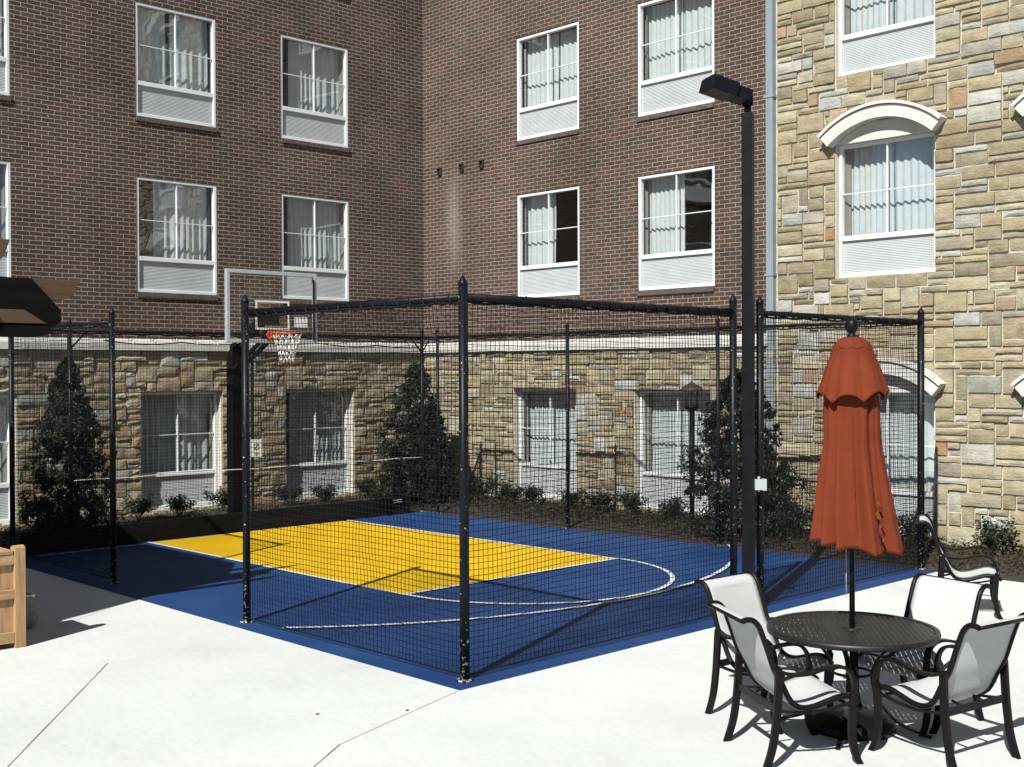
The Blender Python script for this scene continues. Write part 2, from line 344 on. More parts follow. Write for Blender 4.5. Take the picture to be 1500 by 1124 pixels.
def chipped():
    m, nt, n, l, p = newmat('chipped_black_metal')
    tc = n.new('ShaderNodeTexCoord'); nz = n.new('ShaderNodeTexNoise'); nz.inputs['Scale'].default_value = 38; nz.inputs['Detail'].default_value = 5; l.new(tc.outputs['Object'], nz.inputs['Vector'])
    sx = n.new('ShaderNodeSeparateXYZ'); l.new(tc.outputs['Object'], sx.inputs[0])
    g = n.new('ShaderNodeMapRange'); g.inputs[1].default_value = 0; g.inputs[2].default_value = .55; g.inputs[3].default_value = .12; g.inputs[4].default_value = 0; l.new(sx.outputs[2], g.inputs[0])
    a = n.new('ShaderNodeMath'); a.operation = 'ADD'; l.new(nz.outputs[0], a.inputs[0]); l.new(g.outputs[0], a.inputs[1])
    cr = n.new('ShaderNodeValToRGB'); cr.color_ramp.elements[0].position = .67; cr.color_ramp.elements[1].position = .70
    cr.color_ramp.elements[0].color = (.0045,.005,.007,1); cr.color_ramp.elements[1].color = (.36,.35,.31,1); l.new(a.outputs[0], cr.inputs[0])
    l.new(cr.outputs[0], p.inputs['Base Color']); p.inputs['Roughness'].default_value = .42; p.inputs['Specular IOR Level'].default_value = .14; return m
M['post'] = chipped()
M['net'] = mat('net_cord', (.006,.006,.007), None, .8, spec=.2)
M['mulch'] = mat('mulch', (.018,.012,.008), (.048,.034,.022), .95, scale=18, detail=9, bump=1, bscale=50)
M['leaf_dark'] = leaf_mat('holly_leaf', (.006,.010,.005), (.036,.050,.022), .34)
M['leaf_shrub'] = leaf_mat('shrub_leaf', (.008,.015,.007), (.045,.064,.026), .38)
M['ground_leaf'] = leaf_mat('ground_litter', (.022,.015,.010), (.085,.075,.036), .8)
M['bark'] = mat('bark', (.05,.038,.028), (.09,.07,.05), .9, scale=20, bump=.5)
M['dark_board'] = mat('dark_board', (.006,.006,.006), (.013,.011,.009), .9, spec=.08, scale=3, detail=8, stretch=(1,.3,2))
M['silver'] = mat('silver_frame', (.55,.58,.60), (.48,.52,.55), .4, .3, scale=4)
M['orange'] = mat('rim_orange', (.52,.085,.015), (.60,.11,.02), .4, scale=10)
M['white_paint'] = mat('white_paint', (.80,.80,.78), (.72,.72,.70), .5, scale=10)
M['cord_white'] = mat('white_cord', (.75,.74,.70), None, .85)
M['bronze'] = mat('bronze_metal', (.0065,.006,.0055), (.009,.008,.0075), .40, scale=9, spec=.13)
M['table_metal'] = mat('table_metal', (.013,.012,.011), (.018,.016,.015), .45, scale=9, spec=.35)
M['sling'] = fabric_mat('sling_mesh', (.70,.71,.68), (.78,.79,.76), .24, 90, .8, 260)
M['canvas'] = fabric_mat('umbrella_canvas', (.155,.026,.0075), (.195,.034,.010), .05, 5, .85, 240)
M['cedar'] = mat('cedar', (.36,.20,.085), (.52,.33,.16), .75, scale=5, detail=8, bump=.25, stretch=(6,6,.6))
M['cedar_flat'] = mat('cedar_rail', (.38,.22,.10), (.54,.35,.17), .75, scale=5, detail=8, bump=.25, stretch=(6,.6,6))
M['shaded_timber'] = mat('shaded_timber', (.006,.0045,.004), (.010,.008,.006), .95, spec=.08, scale=5, stretch=(6,.6,6))  # near-black: roof shade on the beams is put into the timber colour
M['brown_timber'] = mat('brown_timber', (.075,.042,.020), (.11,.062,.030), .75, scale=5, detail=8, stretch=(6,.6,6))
M['umber'] = mat('copper_roof', (.07,.045,.032), (.10,.062,.042), .5, .4, scale=12)
M['lamp_glass'] = glass_mat('lamp_glass', 1.4)
M['outlet'] = mat('outlet_grey', (.46,.50,.49), (.40,.44,.44), .4, scale=8)
M['bulb'] = mat('bulb_glass', (.75,.55,.30), None, .15)
M['dry_leaf'] = mat('dry_leaf', (.06,.045,.03), (.09,.07,.04), .9, scale=30)
M['planter_grey'] = mat('planter_grey', (.14,.17,.22), (.17,.20,.25), .6, scale=6)

# ------------------------------------------------------------------ ground, court, beds
XW, YW = -2.75, 2.30                # left wall plane x, right wall plane y
g = MB(); g.grid(40, 40, lambda u, v: (-60+120*u, -60+120*v, 0), smooth=False); structure('patio', g, M['concrete'])
def sheet(name, poly, z, m, kind='structure'):
    b = MB(); b.v = [(x, y, z) for x, y in poly]; b.face(list(range(len(poly))))
    o = b.build(name, m); tag(o, kind=kind); return o
sheet('court', [(0.0,-7.66),(9.575,-7.70),(9.60,.26),(0.0,.26)], .006, M['court_blue'])
LY0, LY1, FT = -5.46, -1.83, 6.12
sheet('court_lane', [(0.16,LY0),(FT,LY0),(FT,LY1),(0.16,LY1)], .010, M['court_yellow'])
def strip(path, w, z):
    b = MB(); P = [Vector((x,y,0)) for x,y in path]
    for i, p in enumerate(P):
        d = (P[min(i+1,len(P)-1)]-P[max(i-1,0)]).normalized(); nrm = Vector((-d.y,d.x,0))
        ww = w*(1+.12*noise.noise(Vector((p.x*6,p.y*6,3))))
        for sgn in (-1,1): q = p+nrm*(sgn*ww/2); b.v.append((q.x,q.y,z))
    for i in range(len(P)-1): b.face([2*i,2*i+2,2*i+3,2*i+1])
    return b
def lin(a, b, n=40): return [(a[0]+(b[0]-a[0])*i/n, a[1]+(b[1]-a[1])*i/n) for i in range(n+1)]
structure('lane_line', strip(lin((.14,LY0),(FT+.02,LY0)), .055, .014), M['line_white'])
structure('lane_line', strip(lin((.14,LY1),(FT+.02,LY1)), .055, .014), M['line_white'])
structure('free_throw_line', strip(lin((FT,LY0-.02),(FT,LY1+.02)), .055, .018), M['line_white'])
cyc = (LY0+LY1)/2
structure('free_throw_circle', strip([(FT+.03+1.86*math.cos(a), cyc+1.815*math.sin(a)) for a in [rad(-90+180*i/60) for i in range(61)]], .055, .022), M['line_white'])
structure('three_point_line', strip([(2.55+5.55*math.cos(a), -3.72+5.55*math.sin(a)) for a in [rad(-42+96*i/90) for i in range(91)]], .055, .026), M['line_white'])
structure('lane_line', strip(lin((.3,-7.2),(.3,-5.6),12), .05, .014), M['line_white'])
structure('pavement_joint', strip([(9.575,-7.72),(10.03,-9.19)], .005, .004), M['joint'])
structure('pavement_joint', strip([(10.03,-9.19),(10.9,-10.5),(12.2,-12.4)], .010, .004), M['joint'])
structure('pavement_joint', strip([(6.74,-9.26),(9.1,-11.13),(11.0,-12.7)], .008, .004), M['joint'])
structure('pavement_joint', strip([(4.15,-7.72),(5.0,-9.0)], .006, .004), M['joint'])

def bed(name, x0, x1, y0, y1, h, edge):
    b = MB()
    def fn(u, v):
        x = x0+(x1-x0)*u; yy = y0+.035*(min(x,9.6)-9.6) if x0 > -2.7 else y0; y = yy+(y1-yy)*v
        e = edge(x, y)
        z = .008 + h*min(1, e/.5) + .035*min(1, e/.25)*(noise.noise(Vector((x*2.2,y*2.2,0)))+.6*noise.noise(Vector((x*7,y*7,4))))
        return (x, y, max(.0085, z))
    b.grid(int((x1-x0)*9), int((y1-y0)*9), fn); return structure(name, b, M['mulch'])
bed('planting_bed', -2.62, 13.5, .20, YW-.06, .05, lambda x, y: y-(.20+.035*(min(x,9.6)-9.6)))
bed('planting_bed', XW+.1, -.02, -12, .22, .05, lambda x, y: -.02-x)

# litter and low ground cover on the beds
def leafquad(b, c, nrm, L, W, t):
    nrm = nrm.normalized(); a = nrm.orthogonal().normalized(); a.rotate(Matrix.Rotation(random.uniform(0,6.283), 3, nrm)); s = nrm.cross(a)
    i = len(b.v); col = (t,t,t)
    b.v += [tuple(c-a*L/2), tuple(c-s*W/2+nrm*W*.22), tuple(c+a*L/2), tuple(c+s*W/2+nrm*W*.22)]
    b.face([i,i+1,i+2], 0, col); b.face([i,i+2,i+3], 0, col)
def litter(name, n, x0, x1, y0, y1, kind):
    b = MB()
    for i in range(n):
        x = random.uniform(x0,x1); y = random.uniform(y0,y1)
        d = noise.noise(Vector((x*1.1,y*1.1,8)))
        if random.random() > .65+d: continue
        leafquad(b, Vector((x,y,random.uniform(.06,.17))), Vector((random.gauss(0,.7),random.gauss(0,.7),1)), random.uniform(.03,.10), random.uniform(.015,.035), random.random()**1.6)
    return tag(b.build(name, M['ground_leaf'], recalc=False), kind='stuff')
litter('ground_cover', 17000, -2.5, 13.3, .30, YW-.1, 0)
litter('ground_cover', 5000, XW+.2, -.1, -8.5, .3, 0)

# ------------------------------------------------------------------ hotel building
hotel = thing('hotel_building', (XW, YW, 0), 'brown brick and tan stone hotel block wrapping the court corner', 'building')
def mapL(a, d, z): return (XW+d, a, z)
def mapR(a, d, z): return (a, YW-d, z)
def wbox(b, mp, a0, a1, d0, d1, z0, z1, mi=0, col=None):
    b.hexa([mp(a0,d0,z0), mp(a1,d0,z0), mp(a1,d1,z0), mp(a0,d1,z0), mp(a0,d0,z1), mp(a1,d0,z1), mp(a1,d1,z1), mp(a0,d1,z1)], mi, col)
def wall(name, mp, a0, a1, z0, z1, d, holes, mats, reveal=.2, rmi=0):
    b = MB(); A = sorted({a0,a1,*[h[0] for h in holes],*[h[1] for h in holes]}); Z = sorted({z0,z1,*[h[2] for h in holes],*[h[3] for h in holes]})
    for i in range(len(A)-1):
        for j in range(len(Z)-1):
            ca, cz = (A[i]+A[i+1])/2, (Z[j]+Z[j+1])/2
            if any(h[0]<ca<h[1] and h[2]<cz<h[3] for h in holes): continue
            k = len(b.v); b.v += [mp(A[i],d,Z[j]), mp(A[i+1],d,Z[j]), mp(A[i+1],d,Z[j+1]), mp(A[i],d,Z[j+1])]; b.face([k,k+1,k+2,k+3])
    for h in holes:
        for p, q in (((h[0],h[2]),(h[1],h[2])),((h[1],h[2]),(h[1],h[3])),((h[1],h[3]),(h[0],h[3])),((h[0],h[3]),(h[0],h[2]))):
            k = len(b.v); b.v += [mp(p[0],d,p[1]), mp(q[0],d,q[1]), mp(q[0],d-reveal,q[1]), mp(p[0],d-reveal,p[1])]; b.face([k,k+1,k+2,k+3], rmi)
    return b.build(name, mats, hotel)

ROWS = {'G': (.12,2.18), 'B': (3.906,5.905), 'A': (6.94,8.91), 'C': (9.97,11.94), 'D': (13.0,14.97)}
LCOL = [(-7.87,-6.28),(-4.14,-2.573),(-1.205,.375)]
RCOL = [(.035,1.67),(3.055,4.70)]
SCOL = [(6.99,8.57),(9.93,11.51)]
BAYX = 5.93; TOP = 17
SZ = 3.0     # top of the ground-floor stone
hl = [(a0,a1,*ROWS[r]) for a0,a1 in LCOL for r in 'ABC']; hr = [(a0,a1,*ROWS[r]) for a0,a1 in RCOL for r in 'ABC']
wall('brick_wall', mapL, -16, YW, SZ, TOP, 0, hl, M['brick_left'], .18)
wall('brick_wall', mapR, XW, BAYX, SZ, TOP, 0, hr, M['brick_right'], .18)
gl = [(a0,a1,*ROWS['G']) for a0,a1 in LCOL]; gr = [(a0,a1,*ROWS['G']) for a0,a1 in RCOL]
sh = [(a0,a1,*ROWS[r]) for a0,a1 in SCOL for r in 'GBAC']
TONES = [((.33,.265,.150),6),((.30,.235,.125),5),((.365,.305,.19),5),((.36,.345,.30),2.6),((.42,.43,.41),3.0),((.25,.185,.10),2.2),((.29,.165,.08),1.0),((.31,.125,.045),.3),((.24,.20,.14),1.2),((.29,.24,.18),1.0),((.41,.36,.245),2.4)]
TM = (.36,.325,.245); TONES = [(tuple((a*.64+m*.36)*1.06 for a, m in zip(c, TM)), w) for c, w in TONES]
TW = [w for _, w in TONES]
def stones(name, mp, a0, a1, z0, z1, d0, holes, parent, seed, rough=.012, unit=.094, lo=.024, hi=.058):
    rnd = random.Random(seed); b = MB()
    def lines(p0, p1, brk):
        K = sorted({p0,p1,*[q for q in brk if p0<q<p1]}); out = [K[0]]
        for i in range(len(K)-1):
            n = max(1, round((K[i+1]-K[i])/unit)); out += [K[i]+(K[i+1]-K[i])*(j+1)/n for j in range(n)]
        return out
    A = lines(a0,a1,[q for h in holes for q in h[:2]]); Z = lines(z0,z1,[q for h in holes for q in h[2:]])
    nA, nZ = len(A)-1, len(Z)-1; used = [[False]*nZ for _ in range(nA)]
    for i in range(nA):
        for j in range(nZ):
            ca, cz = (A[i]+A[i+1])/2, (Z[j]+Z[j+1])/2
            if any(h[0]<ca<h[1] and h[2]<cz<h[3] for h in holes): used[i][j] = True
    shapes = [(2,1),(3,1),(4,1),(5,1),(6,1),(2,2),(3,2),(4,2),(5,2),(6,2),(3,3),(4,3),(5,3),(1,1),(1,2),(2,3)]; wts = [3,6,7,5,3,2.5,5,6,5,2.5,1.4,1.6,1,.6,.5,.5]
    for j in range(nZ):
        i = 0
        while i < nA:
            if used[i][j]: i += 1; continue
            w, h = rnd.choices(shapes, wts)[0]; ww = 0
            while ww < w and i+ww < nA and not used[i+ww][j]: ww += 1
            if i+ww < nA and not used[i+ww][j] and (i+ww+1 >= nA or used[i+ww+1][j]) and ww < 6: ww += 1
            hh = 1
            while hh < h and j+hh < nZ and all(not used[i+k][j+hh] for k in range(ww)): hh += 1
            for k in range(ww):
                for q in range(hh): used[i+k][j+q] = True
            jt = lambda s=.006: rnd.uniform(-s, s)
            gp = .013
            p0, p1, q0, q1 = A[i]+gp+jt(.003), A[i+ww]-gp+jt(.003), Z[j]+gp+jt(.003), Z[j+hh]-gp+jt(.003)
            t = rnd.choices(TONES, TW)[0][0]; f = rnd.uniform(.82,1.18); col = tuple(min(.7, c*f*rnd.uniform(.98,1.02)) for c in t)
            out = d0 + rnd.uniform(lo, hi); tilt = rnd.uniform(-.007,.007); tilt2 = rnd.uniform(-.007,.007)
            nu, nv = max(2, ww), max(2, hh+1); sd = rnd.uniform(0,99)
            idx = {}
            for u in range(nu+1):
                for v in range(nv+1):
                    fu, fv = u/nu, v/nv; e = min(u, nu-u, v, nv-v)
                    a = p0+(p1-p0)*fu; z = q0+(q1-q0)*fv
                    if 0 < u < nu and e == 0 or e == 0: a += noise.noise(Vector((a*9,z*9,sd)))*.009; z += noise.noise(Vector((a*9,z*9,sd+5)))*.009
                    dd = out + tilt*(fu-.5)*2 + tilt2*(fv-.5)*2 + rough*noise.noise(Vector((a*6,z*6,sd)))
                    if e == 0: dd -= .010
                    idx[u,v] = len(b.v); b.v.append(mp(a, dd, z))
            for u in range(nu):
                for v in range(nv): b.face([idx[u,v], idx[u+1,v], idx[u+1,v+1], idx[u,v+1]], 0, col)
            ring = [(u,0) for u in range(nu)]+[(nu,v) for v in range(nv)]+[(u,nv) for u in range(nu,0,-1)]+[(0,v) for v in range(nv,0,-1)]
            bk = []
            for u, v in ring:
                a = p0+(p1-p0)*u/nu; z = q0+(q1-q0)*v/nv; bk.append(len(b.v)); b.v.append(mp(a, d0-.01, z))
            for k in range(len(ring)):
                l = (k+1) % len(ring); b.face([idx[ring[k]], idx[ring[l]], bk[l], bk[k]], 0, col)
            i += ww
    return b.build(name, M['stone'], parent)
GD = .10
w1 = wall('stone_base_wall', mapL, -16, YW, 0, SZ, GD, gl, [M['mortar'], M['cream']], .3, 1)
stones('stone_facing', mapL, -10.5, YW-GD-.05, 0, SZ-.1, GD, gl, w1, 3, .02)
w2 = wall('stone_base_wall', mapR, XW, BAYX, 0, SZ, GD, gr, [M['mortar'], M['cream']], .3, 1)
stones('stone_facing', mapR, XW+GD+.05, BAYX+.02, 0, SZ-.1, GD, gr, w2, 4, .016)
SD = .06
w3 = wall('stone_bay_wall', mapR, BAYX, 16, 0, TOP, SD, sh, [M['mortar'], M['cream']], .2, 1)
tymp = []
for a0, a1 in SCOL:
    for r in 'GBC':
        zt = ROWS[r][1]; tymp += [(a0,a1,zt,zt+.13),(a0+.22,a1-.22,zt+.13,zt+.25)]
stones('stone_facing', mapR, BAYX+.03, 13.2, 0, 13, SD, sh+tymp, w3, 8, .014, .096)
#WSB with a weathered top
b = MB(); prof = [(0,2.90),(.20,2.90),(.20,3.02),(.17,3.075),(0,3.10)]
def band(mp, a0, a1):
    b = MB(); n = len(prof); seg = max(1, round((a1-a0)/1.6))
    for k in range(seg):
        s0, s1 = a0+(a1-a0)*k/seg+.004, a0+(a1-a0)*(k+1)/seg-.004; i = len(b.v)
        b.v += [mp(s0,d,z) for d,z in prof]+[mp(s1,d,z) for d,z in prof]
        b.face([i+q for q in range(n)]); b.face([i+n+q for q in range(n)][::-1])
        for q in range(n): r = (q+1)%n; b.face([i+q,i+r,i+n+r,i+n+q])
    return b.build('stone_band', M['limestone'], hotel)
band(mapL, -16, YW-.2); band(mapR, XW+.2, BAYX-.1)
# downspout
b = MB(); dx0, dx1 = 5.80, 5.925
wbox(b, mapR, dx0, dx1, .05, .15, .35, TOP)
for a in (dx0+.03, dx0+.0625, dx0+.095): wbox(b, mapR, a-.008, a+.008, .15, .156, .35, TOP)
b.hexa([mapR(dx0,.06,.12),mapR(dx1,.06,.12),mapR(dx1,.36,.12),mapR(dx0,.36,.12),mapR(dx0,.05,.35),mapR(dx1,.05,.35),mapR(dx1,.15,.35),mapR(dx0,.15,.35)])
ds = b.build('downspout', M['metal_paint'], hotel)
for z in (1.4,4.0,6.8,9.6):
    b = MB(); wbox(b, mapR, dx0-.02, dx1+.02, .04, .165, z, z+.04); b.build('bracket', M['metal_paint'], ds)
for a in (-2.21,-1.53,-.94):
    b = MB(); zz = 6.55
    wbox(b, mapR, a-.055, a+.055, 0, .05, zz, zz+.02); wbox(b, mapR, a-.055, a+.055, 0, .07, zz+.13, zz+.15)
    wbox(b, mapR, a-.055, a-.040, 0, .05, zz+.02, zz+.13); wbox(b, mapR, a+.040, a+.055, 0, .05, zz+.02, zz+.13)
    for k in range(3): wbox(b, mapR, a-.04, a+.04, .005, .04, zz+.035+.033*k, zz+.045+.033*k)
    b.build('wall_vent', M['dark_vent'], hotel)

def window(mp, a0, a1, z0, z1, d, spans, seed, sill=True, drapes=False, glass=True):
    """framed window with a grille panel below; d = outward position of the frame face"""
    rnd = random.Random(seed); F = .055; zp = z0+.29*(z1-z0)    # top of the grille panel
    b = MB(); e = .004
    wbox(b, mp, a0+e, a0+F, d-.09, d, z0+e, z1-e); wbox(b, mp, a1-F, a1-e, d-.09, d, z0+e, z1-e)
    wbox(b, mp, a0+F, a1-F, d-.09, d-.001, z1-F, z1-e); wbox(b, mp, a0+F, a1-F, d-.09, d-.001, z0+e, z0+F*1.1)
    wbox(b, mp, a0+F, a1-F, d-.09, d-.002, zp-.03, zp+.045)
    fr = b.build('window', M['vinyl'], hotel)
    bevel(fr, .004, 1)
    b = MB(); am = (a0+a1)/2; zm = zp+.045+.48*(z1-F-zp-.045)
    wbox(b, mp, am-.009, am+.009, d-.05, d-.018, zp+.045, z1-F); wbox(b, mp, a0+F, a1-F, d-.048, d-.022, zm-.007, zm+.007)
    b.build('glazing_bar', M['vinyl'], fr)
    b = MB(); k = len(b.v); b.v += [mp(a0+F,d-.055,zp+.045), mp(a1-F,d-.055,zp+.045), mp(a1-F,d-.055,z1-F), mp(a0+F,d-.055,z1-F)]; b.face([k,k+1,k+2,k+3])
    b.build('pane', M['glass'], fr, recalc=False)
    b = MB(); wbox(b, mp, a0+F, a1-F, d-.08, d-.045, z0+F*1.1, zp-.03)
    n = 20; h = (zp-.03-z0-F*1.1)/n
    for i in range(n):
        za = z0+F*1.1+i*h
        b.hexa([mp(a0+F+.01,d-.046,za+.2*h),mp(a1-F-.01,d-.046,za+.2*h),mp(a1-F-.01,d-.040,za+.1*h),mp(a0+F+.01,d-.040,za+.1*h),
                mp(a0+F+.01,d-.046,za+.75*h),mp(a1-F-.01,d-.046,za+.75*h),mp(a1-F-.01,d-.042,za+.45*h),mp(a0+F+.01,d-.042,za+.45*h)])
    b.build('air_grille', M['louvre'], fr)
    # curtains
    W = a1-a0-2*F+.1; cb = MB(); cd_ = d-.24
    for s0, s1 in spans:
        ph = rnd.uniform(0,6); fq = rnd.uniform(40,66); am_ = rnd.uniform(.012,.03); n = max(8, int(W*(s1-s0)*46))
        def fn(u, v, s0=s0, s1=s1, ph=ph, fq=fq, am_=am_):
            a = a0+F-.05+W*(s0+(s1-s0)*u); z = zp-.02+(z1-zp)*v
            dd = am_*math.sin(a*fq+ph+1.6*noise.noise(Vector((a*3,0,seed))))*(1-.35*v)+.018*noise.noise(Vector((a*5,z*1.2,seed*1.7)))
            return mp(a, cd_+dd, z)
        cb.grid(n, 10, fn)
    cb.build('curtain', M['curtain'], fr, recalc=False)
    if drapes:
        for s0, s1 in (((.0,.05),(.95,1)) if mp is mapL else ((0,.06),(.965,1))):
            db = MB()
            def fn(u, v, s0=s0, s1=s1):
                a = a0+F-.05+W*(s0+(s1-s0)*u); z = zp-.02+(z1-zp)*v
                return mp(a, cd_+.07+.03*math.sin(a*40+seed), z)
            db.grid(14, 6, fn); db.build('drape', M['drape'], fr, recalc=False)
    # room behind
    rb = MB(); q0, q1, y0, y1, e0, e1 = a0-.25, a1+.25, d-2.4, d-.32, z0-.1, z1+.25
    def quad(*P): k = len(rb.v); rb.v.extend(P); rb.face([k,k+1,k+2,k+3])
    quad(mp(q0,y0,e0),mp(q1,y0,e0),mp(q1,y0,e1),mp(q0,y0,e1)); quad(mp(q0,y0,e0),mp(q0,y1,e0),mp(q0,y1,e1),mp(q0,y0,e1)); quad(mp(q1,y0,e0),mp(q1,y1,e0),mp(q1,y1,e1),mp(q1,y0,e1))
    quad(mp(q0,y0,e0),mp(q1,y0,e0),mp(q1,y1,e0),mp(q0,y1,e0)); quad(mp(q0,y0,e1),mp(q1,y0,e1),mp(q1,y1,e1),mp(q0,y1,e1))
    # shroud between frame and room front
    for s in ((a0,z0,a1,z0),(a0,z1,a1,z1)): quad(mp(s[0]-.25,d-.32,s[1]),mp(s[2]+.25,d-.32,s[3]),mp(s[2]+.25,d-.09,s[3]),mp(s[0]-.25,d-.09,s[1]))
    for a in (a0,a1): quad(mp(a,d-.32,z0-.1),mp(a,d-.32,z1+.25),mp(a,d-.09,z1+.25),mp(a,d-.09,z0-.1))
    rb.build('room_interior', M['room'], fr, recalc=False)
    if sill:
        b = MB(); n = int((a1-a0)/.075)
        for i in range(n):
            s0 = a0+(a1-a0)*i/n+.004; s1 = a0+(a1-a0)*(i+1)/n-.004
            wbox(b, mp, s0, s1, -.05, .035, z0-.085, z0-.008)
        wbox(b, mp, a0+.012, a1-.012, -.05, .026, z0-.082, z0-.010, 1)
        b.build('sill', [M['sill_brick'], M['mortar']], fr)
    return fr
sd = 1
SP_L = {('A',0):[(0,.5),(.55,1)],('A',1):[(.02,.45),(.5,1)],('A',2):[(.22,.6),(.48,1)],('B',1):[(.28,.55),(.55,1)],('B',2):[(.2,.6),(.55,1)],('G',1):[(0,.5),(.5,1)],('G',2):[(.2,.6),(.55,1)]}
for ci, (a0,a1) in enumerate(LCOL):
    for r in 'GBAC':
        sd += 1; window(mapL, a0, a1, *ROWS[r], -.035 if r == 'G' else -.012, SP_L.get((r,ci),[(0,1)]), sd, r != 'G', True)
SP_R = {('B',0):[(0,.50),(.90,1)],('B',1):[(0,.52),(.86,1)],('A',0):[(0,.56),(.58,1)],('A',1):[(0,.5),(.5,1)]}
for ci, (a0,a1) in enumerate(RCOL):
    for r in 'GBAC':
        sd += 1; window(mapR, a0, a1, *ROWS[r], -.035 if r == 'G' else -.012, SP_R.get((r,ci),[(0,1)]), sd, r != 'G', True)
for a0, a1 in SCOL:
    for r in 'GBAC':
        sd += 1; fr = window(mapR, a0, a1, *ROWS[r], -.01, [(0,.5),(.5,1)], sd, False, True)
        if r == 'A': continue
        zt = ROWS[r][1]; ac = (a0+a1)/2; Ro = 1.48; Ri = 1.25; cz = zt-.97; half = rad(41.6)
        b = MB(); N = 28
        def arc(R, k): t = -half+2*half*k/N; return ac+R*math.sin(t), cz+R*math.cos(t)
        for k in range(N):
            for (r0, r1, d1, mi) in ((Ri,Ro-.055,.25,0),(Ro-.045,Ro,.285,0),(Ro-.055,Ro-.045,.22,0)):
                P = [arc(r0,k), arc(r0,k+1), arc(r1,k+1), arc(r1,k)]
                b.hexa([mapR(a,.05,z) for a,z in P]+[mapR(a,d1,z) for a,z in P], mi)
        b.build('window_arch', M['limestone'], hotel)
        b = MB(); poly = [(a0-.01,zt-.002)]+[arc(Ri-.004,k) for k in range(N+1) if arc(Ri,k)[1] > zt+.01]+[(a1+.01,zt-.002)]
        n = len(poly); b.v = [mapR(a,SD+.012,z) for a,z in poly]+[mapR(a,-.02,z) for a,z in poly]
        b.face(list(range(n))); 
        for q in range(n): s = (q+1)%n; b.face([q,s,n+s,n+q])
        b.build('arch_panel', M['limestone'], hotel)

# ------------------------------------------------------------------ netted fences
PH = 3.12
def post(fence, x, y, r=.033, h=3.215, m='post'):
    b = MB(); b.tube([(x,y,0),(x,y,h)], r, 14); b.lathe([(r*1.9,0),(r*1.9,.012),(r*1.3,.014)], (x,y,.006), 16)
    p = b.build('post', M[m], fence)
    f = MB(); f.lathe([(r*1.03,0),(r*1.05,.02),(r*.8,.04),(r*.4,.065),(.004,.085)], (x,y,h), 14); f.build('finial', M['black_metal'], p)
    return p
def rail(fence, p, q, r=.024, z=PH):
    b = MB(); b.tube([(p[0],p[1],z),(q[0],q[1],z)], r, 10)
    # lacing cord spiralled round the pipe
    L = Vector((q[0]-p[0],q[1]-p[1],0)); n = max(8,int(L.length/.03)); side = Vector((-L.y,L.x,0)).normalized(); pts = []
    for i in range(n+1):
        t = i/n; w = t*L.length/.17*6.283; c = Vector((p[0],p[1],z))+L*t
        pts.append(c+side*(math.cos(w)*(r+.006))+Vector((0,0,1))*(math.sin(w)*(r+.012)-.012))
    b.tube(pts, .0065, 5)
    return b.build('rail', M['black_metal'], fence)
def net(fence, p, q, z0=.05, z1=PH-.03, pitch=.050, r=.0032, seed=0, bulge=.05):
    P = Vector((p[0],p[1],0)); D = Vector((q[0]-p[0],q[1]-p[1],0)); L = D.length; D.normalize(); N = Vector((-D.y,D.x,0)); b = MB()
    nu = int(L/pitch); nv = int((z1-z0)/pitch)
    def pt(u, v):
        e = min(1, u/.35, (L-u)/.35); f = min(1, (v-z0)/.3+.1); gg = min(1,(z1-v)/.25)
        n1 = noise.noise(Vector((u*.9,v*.7,seed))); n2 = noise.noise(Vector((u*1.3+7,v*1.1,seed+3))); n3 = noise.noise(Vector((u*2.6,v*2.2,seed+9)))
        sag = .016*abs(math.sin(u*math.pi/.42))*max(0,(v-(z1-.5))/.5) 
        return P + D*(u+.030*n2*e+.012*n3*e) + N*((bulge*n1+.02*n3)*e*f) + Vector((0,0,v+.028*n1*gg*f-sag))
    for i in range(nu+1):
        u = L*i/nu; b.tube([pt(u, z0+(z1-z0)*k/24) for k in range(25)], r, 3, cap=False, smooth=False)
    for j in range(nv+1):
        v = z0+(z1-z0)*j/nv; m = max(4,int(L/.13)); b.tube([pt(L*k/m, v) for k in range(m+1)], r, 3, cap=False, smooth=False)
    m = max(4,int(L/.1)); b.tube([pt(L*k/m, z0) for k in range(m+1)], .006, 5); b.tube([pt(L*k/m, z1) for k in range(m+1)], .012, 5)
    return b.build('net', M['net'], fence, recalc=False)
P1, P2, P3, P4, P5 = (9.385,-7.475), (6.11,-7.48), (9.36,-3.73), (9.375,-3.27), (3.07,-7.42)
CR, CL0, CLB = (9.37,.26), (.06,-7.42), (.04,-.10)
B1, B2, B3 = (.47,-.10), (3.52,.0), (6.36,.11)
fa = thing('netted_fence', (P1[0],P1[1],0), 'black pole fence with netting around the near corner of the court', 'fence', 'black netted fences around the court')
for p in (P1,P2,P3): post(fa, *p, r=.039)
rail(fa, P2, P1, .033); rail(fa, P1, P3, .033)
net(fa, (P2[0]+.05,P2[1]), (P1[0]-.05,P1[1]), seed=1); net(fa, (P1[0],P1[1]+.05), (P3[0],P3[1]-.05), seed=2)
fb = thing('netted_fence', (CLB[0],CLB[1],0), 'long black netted fence along the planting beds behind the court', 'fence', 'black netted fences around the court')
post(fb, *P4, r=.040); post(fb, *CR, r=.042)
for q in (B1,B2,B3): post(fb, *q, .028)
post(fb, *CLB, r=.030); post(fb, *CL0, r=.034); post(fb, *P5, r=.034); post(fb, .05, -6.59, .030)
bp_ = MB(); bp_.tube(smooth_path([(.03,-3.60,0),(.03,-3.60,2.60),(.03,-3.58,2.75),(.12,-3.44,2.96)]), .026, 10); bp_.build('bent_post', M['black_metal'], fb)
rail(fb, P4, CR, .027); rail(fb, CR, B3, .022); rail(fb, B3, B2, .022); rail(fb, B2, B1, .022); rail(fb, B1, CLB, .022); rail(fb, CLB, CL0, .022); rail(fb, CL0, P5, .024)
